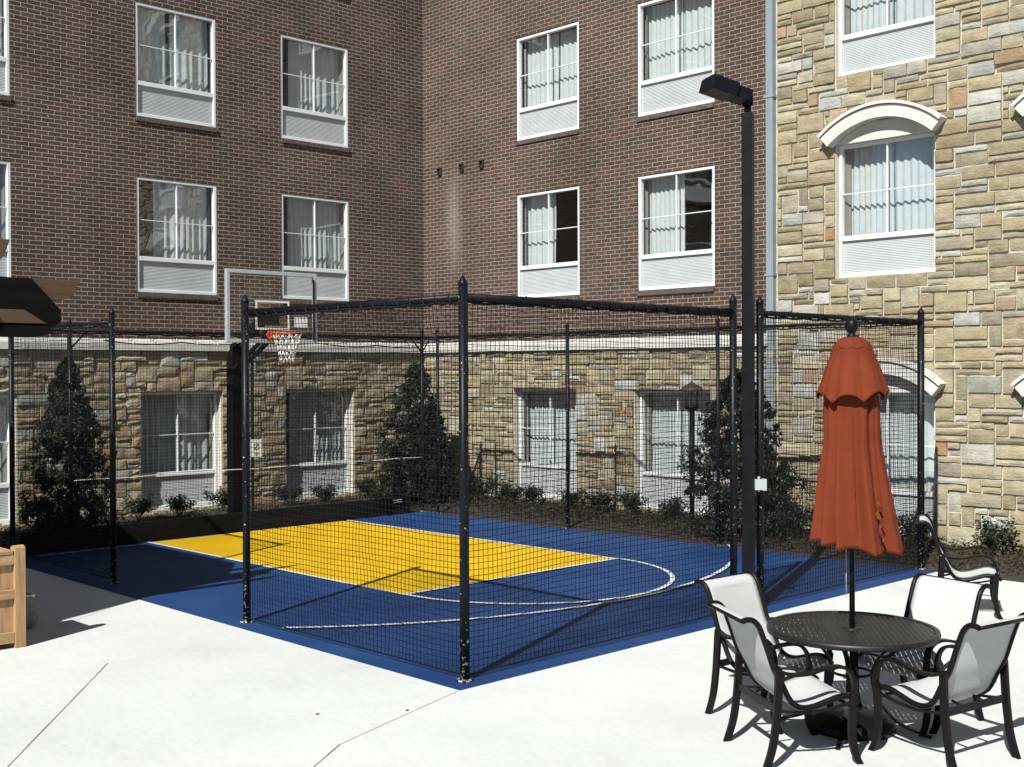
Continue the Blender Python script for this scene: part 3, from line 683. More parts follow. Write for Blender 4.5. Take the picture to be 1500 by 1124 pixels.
br = MB(); br.tube([(.05,-6.59,2.85),(.05,-6.33,PH)], .014, 8); br.tube([(.04,-.10,2.85),(.04,-.36,PH)], .014, 8); br.tube([(.04,-.10,2.85),(.28,-.10,PH)], .012, 8); br.build('brace', M['black_metal'], fb)
net(fb, (P4[0],P4[1]+.05), (CR[0],CR[1]-.05), seed=3); net(fb, (CR[0]-.04,CR[1]-.01), B3, seed=4, r=.0029); net(fb, B3, B2, seed=5, r=.0029); net(fb, B2, (.07,-.10), seed=6, r=.0029)
net(fb, (CLB[0],CLB[1]-.04), (.04,-3.6), seed=7, z0=.3, r=.0029); net(fb, (.04,-3.6), (.05,-6.55), seed=8, z0=.3, r=.0022); net(fb, (.05,-6.6), (CL0[0],CL0[1]+.04), seed=9, z0=.3); net(fb, (CL0[0]+.04,CL0[1]), (P5[0]-.04,P5[1]), seed=10)
cbm = MB(); cbm.tube([(.06,-6.6+6.5*k/40,.985+.006*math.sin(k*.9)) for k in range(41)], .006, 6)
tag(cbm.build('tension_cable', M['cord_white']), 'thin pale cable strung low across the back netting', 'cable')

# notice plate on the bent post
sg = thing('notice_sign', (.06,-3.60,1.31), 'small white notice plate fixed to the bent fence post', 'sign')
b = MB(); b.box(.062,.066,-3.66,-3.45,1.17,1.45); pl = b.build('plate', M['white_paint'], sg)
b = MB()
for k in range(20):
    a0_, a1_ = 2*math.pi*k/20, 2*math.pi*(k+1)/20
    b.hexa([(.0665,-3.555+r*math.cos(a),1.33+r*math.sin(a)) for a,r in ((a0_,.042),(a1_,.042),(a1_,.055),(a0_,.055))]+[(.068,-3.555+r*math.cos(a),1.33+r*math.sin(a)) for a,r in ((a0_,.042),(a1_,.042),(a1_,.055),(a0_,.055))])
b.obox((.0675,-3.555,1.33), (0,.7,.7), (0,-.7,.7), (1,0,0), .045, .009, .001); b.box(.0665,.068,-3.59,-3.52,1.215,1.228); b.box(.0665,.068,-3.575,-3.535,1.19,1.203)
b.build('pictogram', M['dark_vent'], sg)

# string lights laced along the back rail
stl = thing('string_lights', (.06,-3.2,PH), 'string of small bulbs drooping from the back fence rail', 'string lights')
b = MB(); pts = []
for k in range(121):
    t = k/120; y = -6.1+5.9*t; pts.append((.09, y, 2.985-.035*abs(math.sin(t*5.9/.62*math.pi*.5))-.03*math.sin(t*9)*.5))
b.tube(pts, .010, 5)
bulbs = []
for k in range(17):
    y = -6.0+.35*k; z = 2.98-.02*math.sin(k*1.7); b.tube(smooth_path([(.09,y-.13,PH-.02),(.10,y-.06,PH-.13),(.10,y,z+.04)],4), .004, 4); bulbs.append((.10,y,z))
b.build('wire', M['net'], stl)
for p in bulbs:
    q = MB(); q.lathe([(.006,.03),(.012,.015),(.016,-.005),(.010,-.024),(.002,-.032)], p, 8); q.build('bulb', M['bulb'], stl)

# low black board behind the baseline
kb = thing('low_board_wall', (.1,-3.8,0), 'low dark board wall along the baseline under the hoop', 'wall')
b = MB(); b.box(.02,.085,-7.3,-.42,.004,.31); bevel(b.build('board', M['dark_board'], kb), .006)
b = MB()
for y in (-7.0,-5.4,-3.8,-2.2,-.6): b.box(-.05,.019,y-.045,y+.045,.004,.26)
b.build('stake', M['dark_board'], kb)
b = MB(); b.box(.0855,.089,-.80,-.62,.215,.235); b.box(.0855,.089,-.80,-.62,.255,.275); b.box(.0855,.089,-.725,-.695,.236,.254); b.build('tag_plate', M['white_paint'], kb)

# ------------------------------------------------------------------ basketball hoop
HY = -3.655
hp = thing('basketball_hoop', (-.42,HY,0), 'basketball hoop with clear backboard on a square black pole', 'basketball hoop')
b = MB(); hx = -.42; b.hexa([(hx-.09,HY-.09,.05),(hx+.09,HY-.09,.05),(hx+.09,HY+.09,.05),(hx-.09,HY+.09,.05),(hx-.09,HY-.09,2.78),(hx+.09,HY-.09,2.96),(hx+.09,HY+.09,2.96),(hx-.09,HY+.09,2.78)])
b.box(hx-.12,hx+.12,HY-.2,HY-.091,2.55,2.58); b.box(hx-.12,hx+.12,HY-.2,HY-.091,2.30,2.33)
bevel(b.build('pole', M['black_metal'], hp), .008)
b = MB()
for s in (-.07,.07):
    b.obox((.12,HY+s,3.17), (1.04,0,.55), (0,1,0), (-.5,0,1), .58, .022, .04); b.obox((.12,HY+s,2.80), (1.04,0,.55), (0,1,0), (-.5,0,1), .56, .018, .03)
b.build('support_arm', M['black_metal'], hp)
b = MB(); b.box(.60,.66,HY-.16,HY+.16,3.26,3.42); b.box(.60,.66,HY-.12,HY+.12,2.98,3.2); b.build('mount_bracket', M['black_metal'], hp)
BX, by0, by1, bz0, bz1 = .70, HY-.815, HY+.815, 2.965, 4.075
b = MB(); fw = .058
b.box(BX-.03,BX+.03,by0,by0+fw,bz0,bz1); b.box(BX-.03,BX+.03,by1-fw,by1,bz0,bz1); b.box(BX-.029,BX+.029,by0+fw,by1-fw,bz1-fw,bz1); b.box(BX-.029,BX+.029,by0+fw,by1-fw,bz0,bz0+fw)
bf = bevel(b.build('backboard_frame', M['silver'], hp), .005)
b = MB(); b.v = [(BX+.01,by0+fw,bz0+fw),(BX+.01,by1-fw,bz0+fw),(BX+.01,by1-fw,bz1-fw),(BX+.01,by0+fw,bz1-fw)]; b.face([0,1,2,3]); b.build('backboard_glass', M['board_glass'], bf, recalc=False)
b = MB(); tw = .030; t0, t1, u0, u1 = HY-.305, HY+.305, 3.17, 3.62
b.box(BX+.012,BX+.016,t0,t0+tw,u0,u1); b.box(BX+.012,BX+.016,t1-tw,t1,u0,u1); b.box(BX+.012,BX+.016,t0+tw,t1-tw,u1-tw,u1); b.box(BX+.012,BX+.016,t0+tw,t1-tw,u0,u0+tw); b.build('target_square', M['white_paint'], bf)
b = MB(); b.box(BX+.012,BX+.016,HY+.40,HY+.64,3.22,3.38); b.build('sticker', M['white_paint'], bf)
b = MB(); b.box(BX+.035,BX+.05,by1-.085,by1-.058,3.02,3.98); b.build('edge_rod', M['black_metal'], bf)
RC = Vector((BX+.40, HY, 3.11)); RR = .229
b = MB(); b.tube([RC+Vector((RR*math.cos(a),RR*math.sin(a),0)) for a in [2*math.pi*k/40 for k in range(40)]], .011, 8, closed=True)
b.box(BX+.018,BX+.032,HY-.10,HY+.10,2.99,3.16); b.obox((BX+.10,HY,3.07), (1,0,.25), (0,1,0), (-.25,0,1), .085, .06, .012)
for s in (-1,1): b.tube([(BX+.03,HY+s*.09,3.01),(BX+.10,HY+s*.17,3.10)], .009, 6)
for k in range(12):
    a = rad(15+30*k); c = RC+Vector((RR*math.cos(a),RR*math.sin(a),-.014)); b.obox(c, (math.cos(a),math.sin(a),0), (-math.sin(a),math.cos(a),0), (0,0,1), .006, .012, .008)
rim = b.build('rim', M['orange'], hp)
b = MB()
def netpt(k, row):
    z = [0,-.09,-.18,-.27,-.36,-.43][row]; r = [RR*.97,.19,.15,.125,.115,.12][row]; a = rad(15+30*k + (15 if row%2 else 0))
    return RC+Vector((r*math.cos(a),r*math.sin(a),z-.012+.01*math.sin(k*2.1+row)))
for k in range(12):
    for row in range(5):
        for s in ((0,1) if row%2 == 0 else (0,1)):
            k2 = k+s-(1 if row%2 == 0 else 0) if row%2 == 0 else k+s
            b.tube([netpt(k,row), netpt(k2,row+1)], .006, 5)
b.build('hoop_net', M['cord_white'], rim)

# ------------------------------------------------------------------ area light pole and garden lantern
lp = thing('light_pole', (9.40,-3.52,0), 'tall square black pole carrying a tilted floodlight', 'light pole')
LX, LYY = 9.40, -3.52; ax = Vector((_rt.x,_rt.y,0)); ay = Vector((-_rt.y,_rt.x,0))
b = MB(); PA, PB = Vector((math.cos(rad(20)),math.sin(rad(20)),0)), Vector((-math.sin(rad(20)),math.cos(rad(20)),0))
b.obox((LX,LYY,2.59), PA, PB, (0,0,1), .056, .056, 2.59); bevel(b.build('pole', M['black_metal'], lp), .006)
b = MB(); b.obox((LX,LYY,.02), PA, PB, (0,0,1), .12, .12, .016); b.obox((LX,LYY,.06), PA, PB, (0,0,1), .075, .075, .035); b.build('base_plate', M['black_metal'], lp)
hd = -(ax*.96 + ay*.28).normalized(); hdir = (hd*math.cos(rad(15))+Vector((0,0,math.sin(rad(15))))).normalized(); hs = Vector((0,0,1)).cross(hdir).normalized(); hu = hdir.cross(hs)
b = MB(); b.tube([(LX,LYY,5.18),(LX,LYY,5.27)], .036, 14); b.obox((LX,LYY,5.31), hd, hs, (0,0,1), .035, .05, .055); b.build('knuckle', M['black_metal'], lp)
c0 = Vector((LX,LYY,5.335))
b = MB(); b.obox(c0+hdir*.11, hdir, hs, hu, .10, .12, .060); b.obox(c0+hdir*.335, hdir, hs, hu, .145, .16, .066)
for k in range(13): b.obox(c0+hdir*(.20+.0225*k)+hu*.072, hdir, hs, hu, .004, .15, .008)
lh = bevel(b.build('lamp_head', M['black_metal'], lp), .006)
b = MB(); b.obox(c0+hdir*.335-hu*.0675, hdir, hs, hu, .12, .13, .001); b.build('lens', M['dark_vent'], lh)
b = MB(); bc = Vector((LX,LYY,0))+ax*.105-ay*.01; zc = 1.33
b.obox(bc+Vector((0,0,zc)), ax, ay, (0,0,1), .045, .035, .055); b.obox(bc+ax*.052-ay*.005+Vector((0,0,zc)), ax, ay, (0,0,1), .022, .042, .06); b.tube([bc+Vector((0,0,zc+.05)),bc+Vector((0,0,zc+.085))], .014, 8); b.tube([bc+Vector((0,0,zc-.05)),bc+Vector((0,0,zc-.075))], .012, 8)
bevel(b.build('outlet_box', M['outlet'], lp), .006)

lx, ly = 4.97, 1.32
ln = thing('garden_lantern', (lx,ly,.05), 'short black post lantern with domed copper top in planting bed', 'lantern')
b = MB(); b.tube([(lx,ly,.03),(lx,ly,1.90)], .042, 14); b.lathe([(.085,0),(.085,.05),(.05,.08)], (lx,ly,.04), 16); b.build('post', M['black_metal'], ln)
b = MB(); b.lathe([(.05,1.88),(.12,1.92),(.125,1.95),(.10,1.955)], (lx,ly,0), 16)
for k in range(6): a = rad(60*k); b.tube([(lx+.095*math.cos(a),ly+.095*math.sin(a),1.95),(lx+.105*math.cos(a),ly+.105*math.sin(a),2.19)], .007, 5)
cg = b.build('cage', M['black_metal'], ln)
b = MB(); b.lathe([(.085,1.955),(.092,2.07),(.09,2.185)], (lx,ly,0), 16); b.build('glass', M['lamp_glass'], cg)
b = MB(); b.lathe([(.018,1.955),(.018,2.03),(.028,2.06),(.02,2.11),(.003,2.13)], (lx,ly,0), 10); b.build('bulb', M['white_paint'], cg)
b = MB(); b.lathe([(.11,2.185),(.195,2.19),(.185,2.215),(.13,2.27),(.06,2.305),(.02,2.32),(.02,2.345),(.003,2.36)], (lx,ly,0), 20); b.build('roof', M['umber'], ln)

# ------------------------------------------------------------------ planting
def evergreen(name, x, y, h, rbot, n, seed, label, lean=0):
    rnd = random.Random(seed); t = thing(name, (x,y,.05), label, 'tree', 'clipped evergreen trees around the court')
    b = MB(); tr = smooth_path([(x,y,.0),(x+.02,y,.6),(x+.01+lean*.5,y+.02,1.4),(x+lean,y,h*.93)],5); b.tube(tr, .03, 8, radii=[.045*(1-.85*i/(len(tr)-1)) for i in range(len(tr))])
    for k in range(30):
        z = .25+(h*.8)*k/30; a = k*2.4; R = rbot*(1-z/h)*.85+.05
        b.tube(smooth_path([(x+lean*z/h,y,z),(x+lean*z/h+R*.5*math.cos(a),y+R*.5*math.sin(a),z+.10),(x+lean*z/h+R*math.cos(a),y+R*math.sin(a),z+.24)],3), .006, 5)
    b.build('trunk', M['bark'], t)
    b = MB(); cl = []
    for k in range(300):
        f = rnd.random()**1.2; z = .16+(h-.2)*f; prof = (1-f)**.58*(.45+.55*min(1,(f+.05)/.14)); R = rbot*prof*rnd.uniform(.30,1.06); a = rnd.uniform(0,6.283)
        cl.append((x+lean*f+R*math.cos(a), y+R*math.sin(a), z, rnd.uniform(.08,.19)*(1.05-.55*f)))
    for k in range(12): f = .86+.14*k/12; cl.append((x+lean*f+rnd.gauss(0,.02), y+rnd.gauss(0,.02), h*f, .05))
    for i in range(n):
        cx, cy, cz, cr = rnd.choice(cl); d = Vector((rnd.gauss(0,1),rnd.gauss(0,1),rnd.gauss(0,1))).normalized()*cr*rnd.random()**.5
        p = Vector((cx,cy,cz))+d
        if p.z < .08: continue
        outw = Vector((p.x-x,p.y-y,.25))+Vector((rnd.gauss(0,.5),rnd.gauss(0,.5),rnd.gauss(0,.5)))*.6
        random.seed(rnd.random()); leafquad(b, p, outw, rnd.uniform(.05,.085), rnd.uniform(.028,.046), rnd.random()**2.2)
    b.build('crown', M['leaf_dark'], t, recalc=False); return t
evergreen('evergreen_tree', -.92, -6.2, 2.74, .70, 15000, 21, 'dark evergreen by the wooden enclosure, leftmost of the clipped trees')
evergreen('evergreen_tree', -1.0, .62, 2.66, 1.0, 15000, 22, 'dark evergreen in the inner corner where both walls meet')
evergreen('evergreen_tree', 6.14, .95, 2.52, 1.12, 18000, 23, 'broad dark evergreen directly behind the tall floodlight pole')
evergreen('evergreen_tree', -.66, .72, 1.95, .50, 7000, 24, 'shorter dark evergreen leaning beside the one in the inner wall corner')
def shrub(x, y, r, h, seed, label):
    rnd = random.Random(seed); t = thing('shrub', (x,y,.06), label, 'shrub', 'small shrubs planted along the walls')
    b = MB()
    tips = []
    for k in range(14):
        a = rnd.uniform(0,6.283); R = r*rnd.uniform(.3,.9); tip = (x+R*math.cos(a), y+R*math.sin(a), .06+h*rnd.uniform(.55,1)); tips.append(tip)
        b.tube(smooth_path([(x,y,.03),(x+R*.4*math.cos(a),y+R*.4*math.sin(a),.06+h*.4),tip],3), .004, 4)
    b.build('stem', M['bark'], t)
    b = MB()
    for i in range(850):
        tp = Vector(rnd.choice(tips)); f = rnd.uniform(.45,1.05); c = Vector((x,y,.05)); p = c+(tp-c)*f+Vector((rnd.gauss(0,.045),rnd.gauss(0,.045),rnd.gauss(0,.03)))
        random.seed(rnd.random()); leafquad(b, p, Vector((rnd.gauss(0,.6),rnd.gauss(0,.6),1)), rnd.uniform(.04,.07), rnd.uniform(.022,.036), rnd.random()**1.5)
    b.build('foliage', M['leaf_shrub'], t, recalc=False)
SH = [(-2.15,-4.45,.28,.30,'low shrub left of the ground floor window behind the open gap'),
      (-2.15,-3.70,.24,.26,'low shrub under the ground floor window behind the open gap'),
      (-2.15,-2.85,.28,.34,'low shrub just left of the hoop pole'),
      (-2.15,-1.45,.26,.28,'low shrub under the left end of the window right of the hoop'),
      (-2.15,-.70,.24,.26,'low shrub under the middle of the window right of the hoop'),
      (-2.15,.35,.26,.28,'low shrub between the hoop side window and the corner evergreen'),
      (-.30,1.72,.28,.36,'leafy shrub just right of the corner evergreen'),
      (.42,1.78,.20,.26,'small shrub under the left edge of the narrower lit ground window'),
      (.95,1.78,.22,.28,'small shrub under the middle of the narrower lit ground window'),
      (1.95,1.78,.20,.24,'small shrub right of the narrower lit ground window'),
      (2.62,1.75,.24,.30,'shrub midway along the stone between the two lit ground windows'),
      (3.38,1.75,.25,.32,'shrub at the left corner of the window behind the lantern'),
      (4.25,1.72,.22,.28,'shrub just left of the garden lantern'),
      (7.05,1.85,.22,.32,'shrub behind the foot of the orange umbrella, left side'),
      (8.42,1.85,.25,.36,'shrub behind the right corner post of the netting'),
      (9.62,1.78,.30,.36,'shrub against the stone wall at the far right, behind the lone chair')]
for i, (x,y,r,h,lab) in enumerate(SH): shrub(x,y,r*1.35,h*1.25,50+i,lab)
random.seed(77)

# ------------------------------------------------------------------ patio table, chairs, umbrella
TC = Vector((12.28,-6.42,0)); TR = .585; TH = .715
tb = thing('patio_table', TC, 'round bronze metal patio table with a slatted top', 'table')
b = MB(); b.lathe([(TR-.035,TH-.012),(TR-.035,TH-.040),(TR,TH-.042),(TR+.006,TH-.020),(TR,TH),(TR-.030,TH+.001),(TR-.035,TH-.004),(TR-.035,TH-.012)], TC, 64, cap=False)
rm_ = b.build('rim', M['table_metal'], tb)
b = MB(); ta = rad(-141.7); u = Vector((math.cos(ta),math.sin(ta),0)); w = Vector((-u.y,u.x,0)); pit = .036; n = int(2*TR/pit)
for i in range(-n//2, n//2+1):
    o = i*pit; hl_ = math.sqrt(max(0,(TR-.034)**2-o*o))
    if hl_ < .03: continue
    b.obox(TC+u*o+Vector((0,0,TH-.009)), u, w, (0,0,1), .0160, hl_, .003)
for i in range(-5, 6):
    o = i*.105; hl_ = math.sqrt(max(0,(TR-.034)**2-o*o))
    b.obox(TC+w*o+Vector((0,0,TH-.011)), u, w, (0,0,1), hl_, .010, .003)
b.lathe([(.075,TH-.018),(.075,TH-.002),(.03,TH-.0015)], TC, 24)
b.build('tabletop', M['table_metal'], tb)
for k in range(4):
    a = rad(20+90*k); d = Vector((math.cos(a),math.sin(a),0)); s = Vector((-d.y,d.x,0)); b = MB()
    b.flat(smooth_path([TC+d*.50+Vector((0,0,.685)), TC+d*.36+Vector((0,0,.655)), TC+d*.20+Vector((0,0,.54)), TC+d*.135+Vector((0,0,.40)), TC+d*.17+Vector((0,0,.24)), TC+d*.30+Vector((0,0,.09)), TC+d*.46+Vector((0,0,.025)), TC+d*.53+Vector((0,0,.008))],6), .032, .016, s)
    b.build('leg', M['bronze'], tb)
b = MB(); b.tube([TC+Vector((.135*math.cos(t),.135*math.sin(t),.40)) for t in [2*math.pi*k/32 for k in range(32)]], .010, 6, closed=True)
b.build('leg_ring', M['bronze'], tb)

UC = TC+Vector((0,0,0))
um = thing('patio_umbrella', UC, 'closed rust orange umbrella with black ball finial in the table', 'umbrella')
b = MB(); b.lathe([(.295,.004),(.30,.03),(.29,.065),(.22,.095),(.08,.11),(.045,.13),(.036,.16),(.036,.42),(.024,.43)], UC, 36); b.build('base', M['bronze'], um)
b = MB(); b.tube([UC+Vector((0,0,.15)),UC+Vector((0,0,2.76))], .0195, 14); pole = b.build('pole', M['bronze'], um)
b = MB(); b.lathe([(.022,2.735),(.040,2.745),(.028,2.765),(.022,2.775),(.034,2.79),(.046,2.815),(.048,2.835),(.042,2.86),(.026,2.878),(.003,2.884)], UC, 20); b.build('finial', M['black_metal'], um)
ux = ax; uy = -ay     # screen right, toward viewer
def fold(th, n, sharp): 
    t = (th*n/(2*math.pi)) % 1; return 1-abs(2*t-1)**sharp
NF = 12
def canopy(u, v):
    th = 2*math.pi*u; z_t, z_b = 2.60, 1.285
    ft = th + .35 + .22*math.sin(th+1) + .16*math.sin(2*th+.5) + .06*math.sin(5*th) + .10*(v-.5)*math.sin(3*th)
    def saw(q, n, br):
        t = (q*n/(2*math.pi)) % 1; w = t/br if t < br else 1-(t-br)/(1-br); return w*w*(3-2*w)
    f = saw(ft, NF, .66); f2 = saw(-th*1.0+.5+.12*math.sin(3*th), 19, .6)
    zb = z_b + .024*(1-f) + .045*math.sin(th-2.2)
    z = z_t+(zb-z_t)*v
    if v < .25: R = .11+(.196-.11)*min(1,v/.25)
    elif v < .45: R = .196+.006*(v-.25)/.2
    else: R = .202+(.330-.202)*((v-.45)/.55)**1.05
    k = min(1, .45+v*.8)
    amp = .8+.9*noise.noise(Vector((math.floor(ft*NF/(2*math.pi))*3.7,v*1.5,2)))
    r = R*(1-.36*k*(1-f)*amp-.035*(1-f2)*k) + .006*noise.noise(Vector((th*2.5+z*3,z*2.2,5))) + .005*noise.noise(Vector((math.cos(th)*3,math.sin(th)*3,z*3)))
    tw = th + .07*v*math.sin(3*v+1)
    off = ux*(.035*v*v)
    p = UC + off + ux*(r*math.cos(tw)) + uy*(r*math.sin(tw)*.9); return (p.x,p.y,z)
b = MB(); b.grid(300, 50, canopy); cn = b.build('canopy', M['canvas'], um)
cn.modifiers.new('thickness','SOLIDIFY').thickness = .003
def vent(u, v):
    th = 2*math.pi*u; f = fold(th+.2+.1*math.sin(th), 7, 2.0)
    zb = 2.300 + .062*f + .014*math.sin(2*th+.4); z = 2.745+(zb-2.745)*v
    prof = [(0,.03),(.05,.10),(.12,.128),(.3,.150),(.55,.190),(.8,.222),(1,.250)]
    for k in range(len(prof)-1):
        if prof[k][0] <= v <= prof[k+1][0]+1e-9:
            t = (v-prof[k][0])/(prof[k+1][0]-prof[k][0]); R = prof[k][1]+(prof[k+1][1]-prof[k][1])*t; break
    r = R*(1+.02*f*v-.05*(1-f)*v-.05*(1-fold(th+.3+.2*math.sin(2*th),13,2.0))*v)
    p = UC+ux*(r*math.cos(th)+.002)+uy*(r*math.sin(th)*.95); return (p.x,p.y,z)
b = MB(); b.grid(144, 22, vent); vn = b.build('vent_flap', M['canvas'], cn); vn.modifiers.new('thickness','SOLIDIFY').thickness = .003
def topcap(u, v):
    th = 2*math.pi*u; r = .03+(.133-.03)*v**.7; z = 2.752-.075*v**1.8-.014*v*abs(math.sin(th*5)); p = UC+ux*(r*math.cos(th))+uy*(r*math.sin(th)); return (p.x,p.y,z)
b = MB(); b.grid(80, 6, topcap); tcp = b.build('top_cap', M['canvas'], cn); tcp.modifiers.new('thickness','SOLIDIFY').thickness = .003
b = MB(); pts = []
for k in range(26):
    t = k/25; z = 1.62-.27*t; c = UC+ux*(.105+.03*t+.010*math.sin(t*15))+uy*(.235+.03*t+.008*math.sin(t*19)); pts.append(Vector((c.x,c.y,z)))
b.flat(pts, .045, .004, ux+Vector((0,0,.3)), ws=[.012+.018*abs(math.sin(k*.55)) for k in range(26)]); b.build('tie_strap', M['canvas'], cn)
b = MB(); b.tube([UC-ux*.05+uy*.03+Vector((0,0,z)) for z in (1.35,1.2,1.08,.93)], .002, 5); b.build('pull_cord', M['cord_white'], um)

ch = thing('patio_chair', (0,0,0), '', 'chair', 'white sling patio chairs')
prof = smooth_path([(-.490,0,.940),(-.455,0,.950),(-.415,0,.942),(-.378,0,.905),(-.350,0,.84),(-.318,0,.75),(-.280,0,.64),(-.225,0,.54),(-.178,0,.445),(-.135,0,.395),(-.075,0,.372),(0,0,.378),(.09,0,.405),(.17,0,.428),(.235,0,.428),(.285,0,.405),(.305,0,.385)],6)
def sl_(u, v):
    i = v*(len(prof)-1); k = min(int(i), len(prof)-2); p = prof[k].lerp(prof[k+1], i-k); y = -.275+.55*u
    sag = .016*(1-(2*u-1)**2)*(1 if .2 < v < .93 else .3)
    return (p.x, y, p.z-(sag if v > .55 else 0)) if v > .55 else (p.x-sag*.6, y, p.z)
b = MB(); b.grid(12, 64, sl_); so = b.build('sling', M['sling'], ch); so.modifiers.new('thickness','SOLIDIFY').thickness = .003
for s in (-1,1):
    b = MB(); b.tube([p+Vector((0,s*.287,0)) for p in prof], .0185, 10); b.build('side_rail', M['bronze'], ch)
    b = MB(); b.flat(smooth_path([(-.262,s*.300,.625),(-.255,s*.314,.60),(-.262,s*.318,.45),(-.275,s*.318,.30),(-.30,s*.318,.14),(-.345,s*.318,0.0)],6), .050, .026, (.98,0,.12)); b.build('rear_leg', M['bronze'], ch)
    b = MB(); b.flat(smooth_path([(.262,s*.318,.46),(.250,s*.318,.34),(.245,s*.318,.20),(.262,s*.318,.08),(.298,s*.318,0.0)],6), .050, .026, (.98,0,-.12)); b.build('front_leg', M['bronze'], ch)
    b = MB(); b.flat(smooth_path([(-.262,s*.310,.628),(-.18,s*.322,.598),(-.06,s*.328,.600),(.06,s*.328,.628),(.15,s*.326,.632),(.215,s*.323,.605),(.250,s*.320,.545),(.262,s*.318,.45)],6), .042, .020, (0,1,0)); b.build('armrest', M['bronze'], ch)
b = MB(); b.tube([(-.490,-.287,.940),(-.490,.287,.940)], .0125, 10); b.build('top_bar', M['bronze'], ch)
b = MB(); b.flat([(-.268,-.318,.375),(-.268,.318,.375)], .046, .020, (0,0,1)); b.tube([(.23,-.31,.375),(.23,.31,.375)], .011, 8)
for s in (-1,1): b.flat([(-.268,s*.314,.370),(-.05,s*.312,.345),(.10,s*.312,.362),(.25,s*.316,.395)], .026, .014, (0,1,0))
for s in (-.11,.11): b.tube([(-.265,s,.375),(-.17,s,.40)], .010, 6)
b.build('seat_frame', M['bronze'], ch)
CHAIRS = [((12.28,-7.15),58,'white sling chair at the table, back turned to camera, nearest the court netting'),
          ((12.97,-6.50),170,'white sling chair at the table cut by the right edge, its back to camera'),
          ((11.71,-6.54),-4,'white sling chair left of the table facing right toward it'),
          ((12.45,-5.87),-101,'white sling chair on the far side of the table facing the camera'),
          ((11.00,-1.90),27,'lone white sling chair near the stone wall, seen side on')]
for i, ((x,y),a,lab) in enumerate(CHAIRS):
    c = ch if i == 0 else copy_tree(ch)
    c.location = (x,y,.002); c.rotation_euler = (0,0,rad(a)); c['label'] = lab

# ------------------------------------------------------------------ pergola, wooden enclosure, bits
pg = thing('pergola', (4.3,-11,0), 'brown timber pergola with notched beam ends, some painted as shaded, at the left edge', 'pergola')
def beam(name, y0, y1, x0, x1, z0, z1, m, cut):
    b = MB(); h = z1-z0
    poly = [(y0,z0),(y1-cut,z0),(y1,z0+h*.45),(y1,z0+h*.55),(y1-.02,z1),(y0,z1)] if cut >= 0 else [(y0,z0),(y1+cut,z0),(y1+cut*.75,z0+h*.10),(y1+cut*.4,z0+h*.22),(y1+cut*.2,z0+h*.5),(y1,z1-.06*h),(y1,z1),(y0,z1)]
    b.prism(poly, (x0,0,0), (0,1,0), (0,0,1), (x1-x0,0,0)); return bevel(b.build(name, M[m], pg), .006)
beam('rafter', -13, -8.66, 4.90, 4.945, 3.235, 3.445, 'brown_timber', -.22)
beam('rafter', -13, -8.90, 4.60, 4.645, 3.235, 3.445, 'brown_timber', -.22)
beam('rafter', -13, -9.62, 5.55, 5.60, 3.50, 3.74, 'brown_timber', -.2)
b = MB(); b.prism([(-13,3.44),(-9.19,3.44),(-8.90,3.14),(-8.90,3.02),(-8.97,2.98),(-13,2.98)], (4.96,0,0), (0,1,0), (0,0,1), (.08,0,0)); bevel(b.build('main_beam', M['shaded_timber'], pg), .006)
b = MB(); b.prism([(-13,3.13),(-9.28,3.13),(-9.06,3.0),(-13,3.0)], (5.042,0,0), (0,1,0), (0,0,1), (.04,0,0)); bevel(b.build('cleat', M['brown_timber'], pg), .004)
beam('lower_beam', -13, -9.02, 4.86, 5.09, 2.87, 2.978, 'shaded_timber', .12)
b = MB(); poly = [(-.9,-9.22),(4.24,-9.22),(5.3,-10.0),(5.5,-10.9),(6.2,-12.5),(6.2,-13.4),(-.9,-13.4)]  # unseen deck added overhead, outline shaped to throw the shade on court and patio
b.prism(poly, (0,0,3.452), (1,0,0), (0,1,0), (0,0,.045)); b.build('shade_deck', M['brown_timber'], pg)
for k in range(9):
    b = MB(); x = -.6+.6*k; b.box(x,x+.045,-13.3,-9.3,3.24,3.449); b.build('rafter', M['brown_timber'], pg)
for x, y in ((-.5,-12.9),(5.1,-12.9)):
    b = MB(); b.box(x-.09,x+.09,y-.09,y+.09,0,3.235); b.build('post', M['brown_timber'], pg)
b = MB(); b.box(4.93,5.07,-11.35,-11.2,0,2.868); b.build('post', M['brown_timber'], pg)

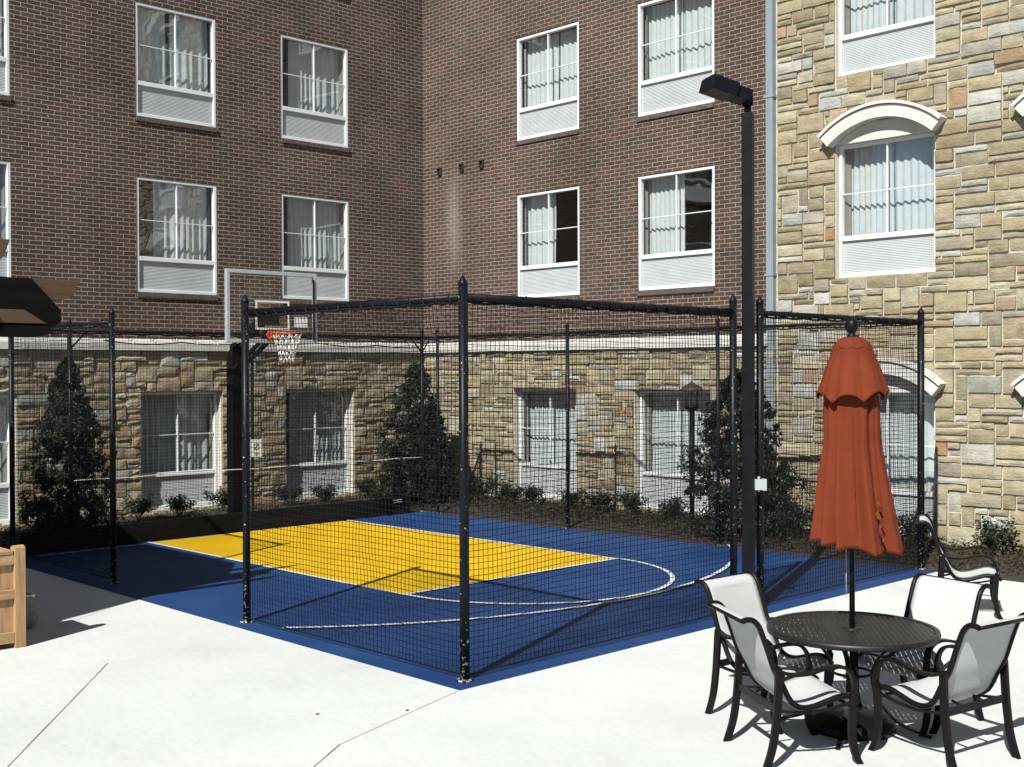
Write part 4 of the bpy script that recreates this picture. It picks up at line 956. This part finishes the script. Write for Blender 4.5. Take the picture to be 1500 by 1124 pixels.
we = thing('wooden_enclosure', (5.55,-10,0), 'pale cedar board enclosure at the bottom left corner', 'enclosure')
b = MB(); b.box(5.50,5.60,-9.60,-9.50,0,.92); b.prism([(0,0),(.10,0),(.05,.02)], (5.50,-9.60,.92), (1,0,0), (0,0,1), (0,.10,0)); bevel(b.build('post', M['cedar'], we), .004)
b = MB()
for k in range(8):
    y1 = -9.602-.14*k; b.box(5.535,5.556+.004*(k%2),y1-.136,y1,.05,.86)
b.build('board_panel', M['cedar'], we)
for z0, z1 in ((.05,.15),(.455,.54),(.77,.86)):
    b = MB(); b.box(5.562,5.590,-11,-9.602,z0,z1); bevel(b.build('rail', M['cedar_flat'], we), .003)
b = MB(); b.box(5.10,5.595,-11,-9.61,.862,.90); bevel(b.build('top_board', M['cedar_flat'], we), .004)
b = MB(); b.box(5.10,5.13,-11,-9.61,0,.86); b.box(5.131,5.499,-9.64,-9.61,.0,.86); b.build('side_panel', M['cedar'], we)
b = MB(); 
def rock(u, v): 
    th = 2*math.pi*u; ph = math.pi*(v-.5); c = Vector((math.cos(ph)*math.cos(th), math.cos(ph)*math.sin(th), math.sin(ph)))
    e = max(abs(c.x),abs(c.y),abs(c.z)); c = c/e**.75; c *= 1+.10*noise.noise(c*2.5)+.05*noise.noise(c*7)
    return (4.74+c.x*.13, -9.24+c.y*.17, .17+c.z*.17)
b.grid(28, 18, rock, col=(.33,.31,.29)); tag(b.build('stone_block', M['stone'], origin=(4.74,-9.24,0)), 'rough grey stone block on the shaded concrete beside the enclosure', 'stone')

b = MB(); px0 = Vector((11.89,-2.51,0))+ax*.0
b.lathe([(.16,0),(.17,.02),(.205,.44),(.215,.46),(.19,.46)], px0+ax*.20, 24); tag(b.build('planter', M['planter_grey'], origin=px0+ax*.20), 'blue grey tapered planter just showing at the right edge', 'planter')
for (x,y,lab) in ((9.72,-8.35,'small dark dry leaf on the concrete nearest the court corner'),(9.33,-8.88,'tiny dry leaf on the concrete further from the court corner')):
    b = MB(); b.grid(4,4, lambda u, v, x=x, y=y: (x+.018*(u-.5)*(1-.6*abs(v-.5)), y+.028*(v-.5), .006+.003*abs(u-.5)+.002*v)); o = b.build('dry_leaf', M['dry_leaf'], origin=(x,y,0)); o.modifiers.new('thickness','SOLIDIFY').thickness = .001
    tag(o, lab, 'leaf', 'dry leaves on the concrete')
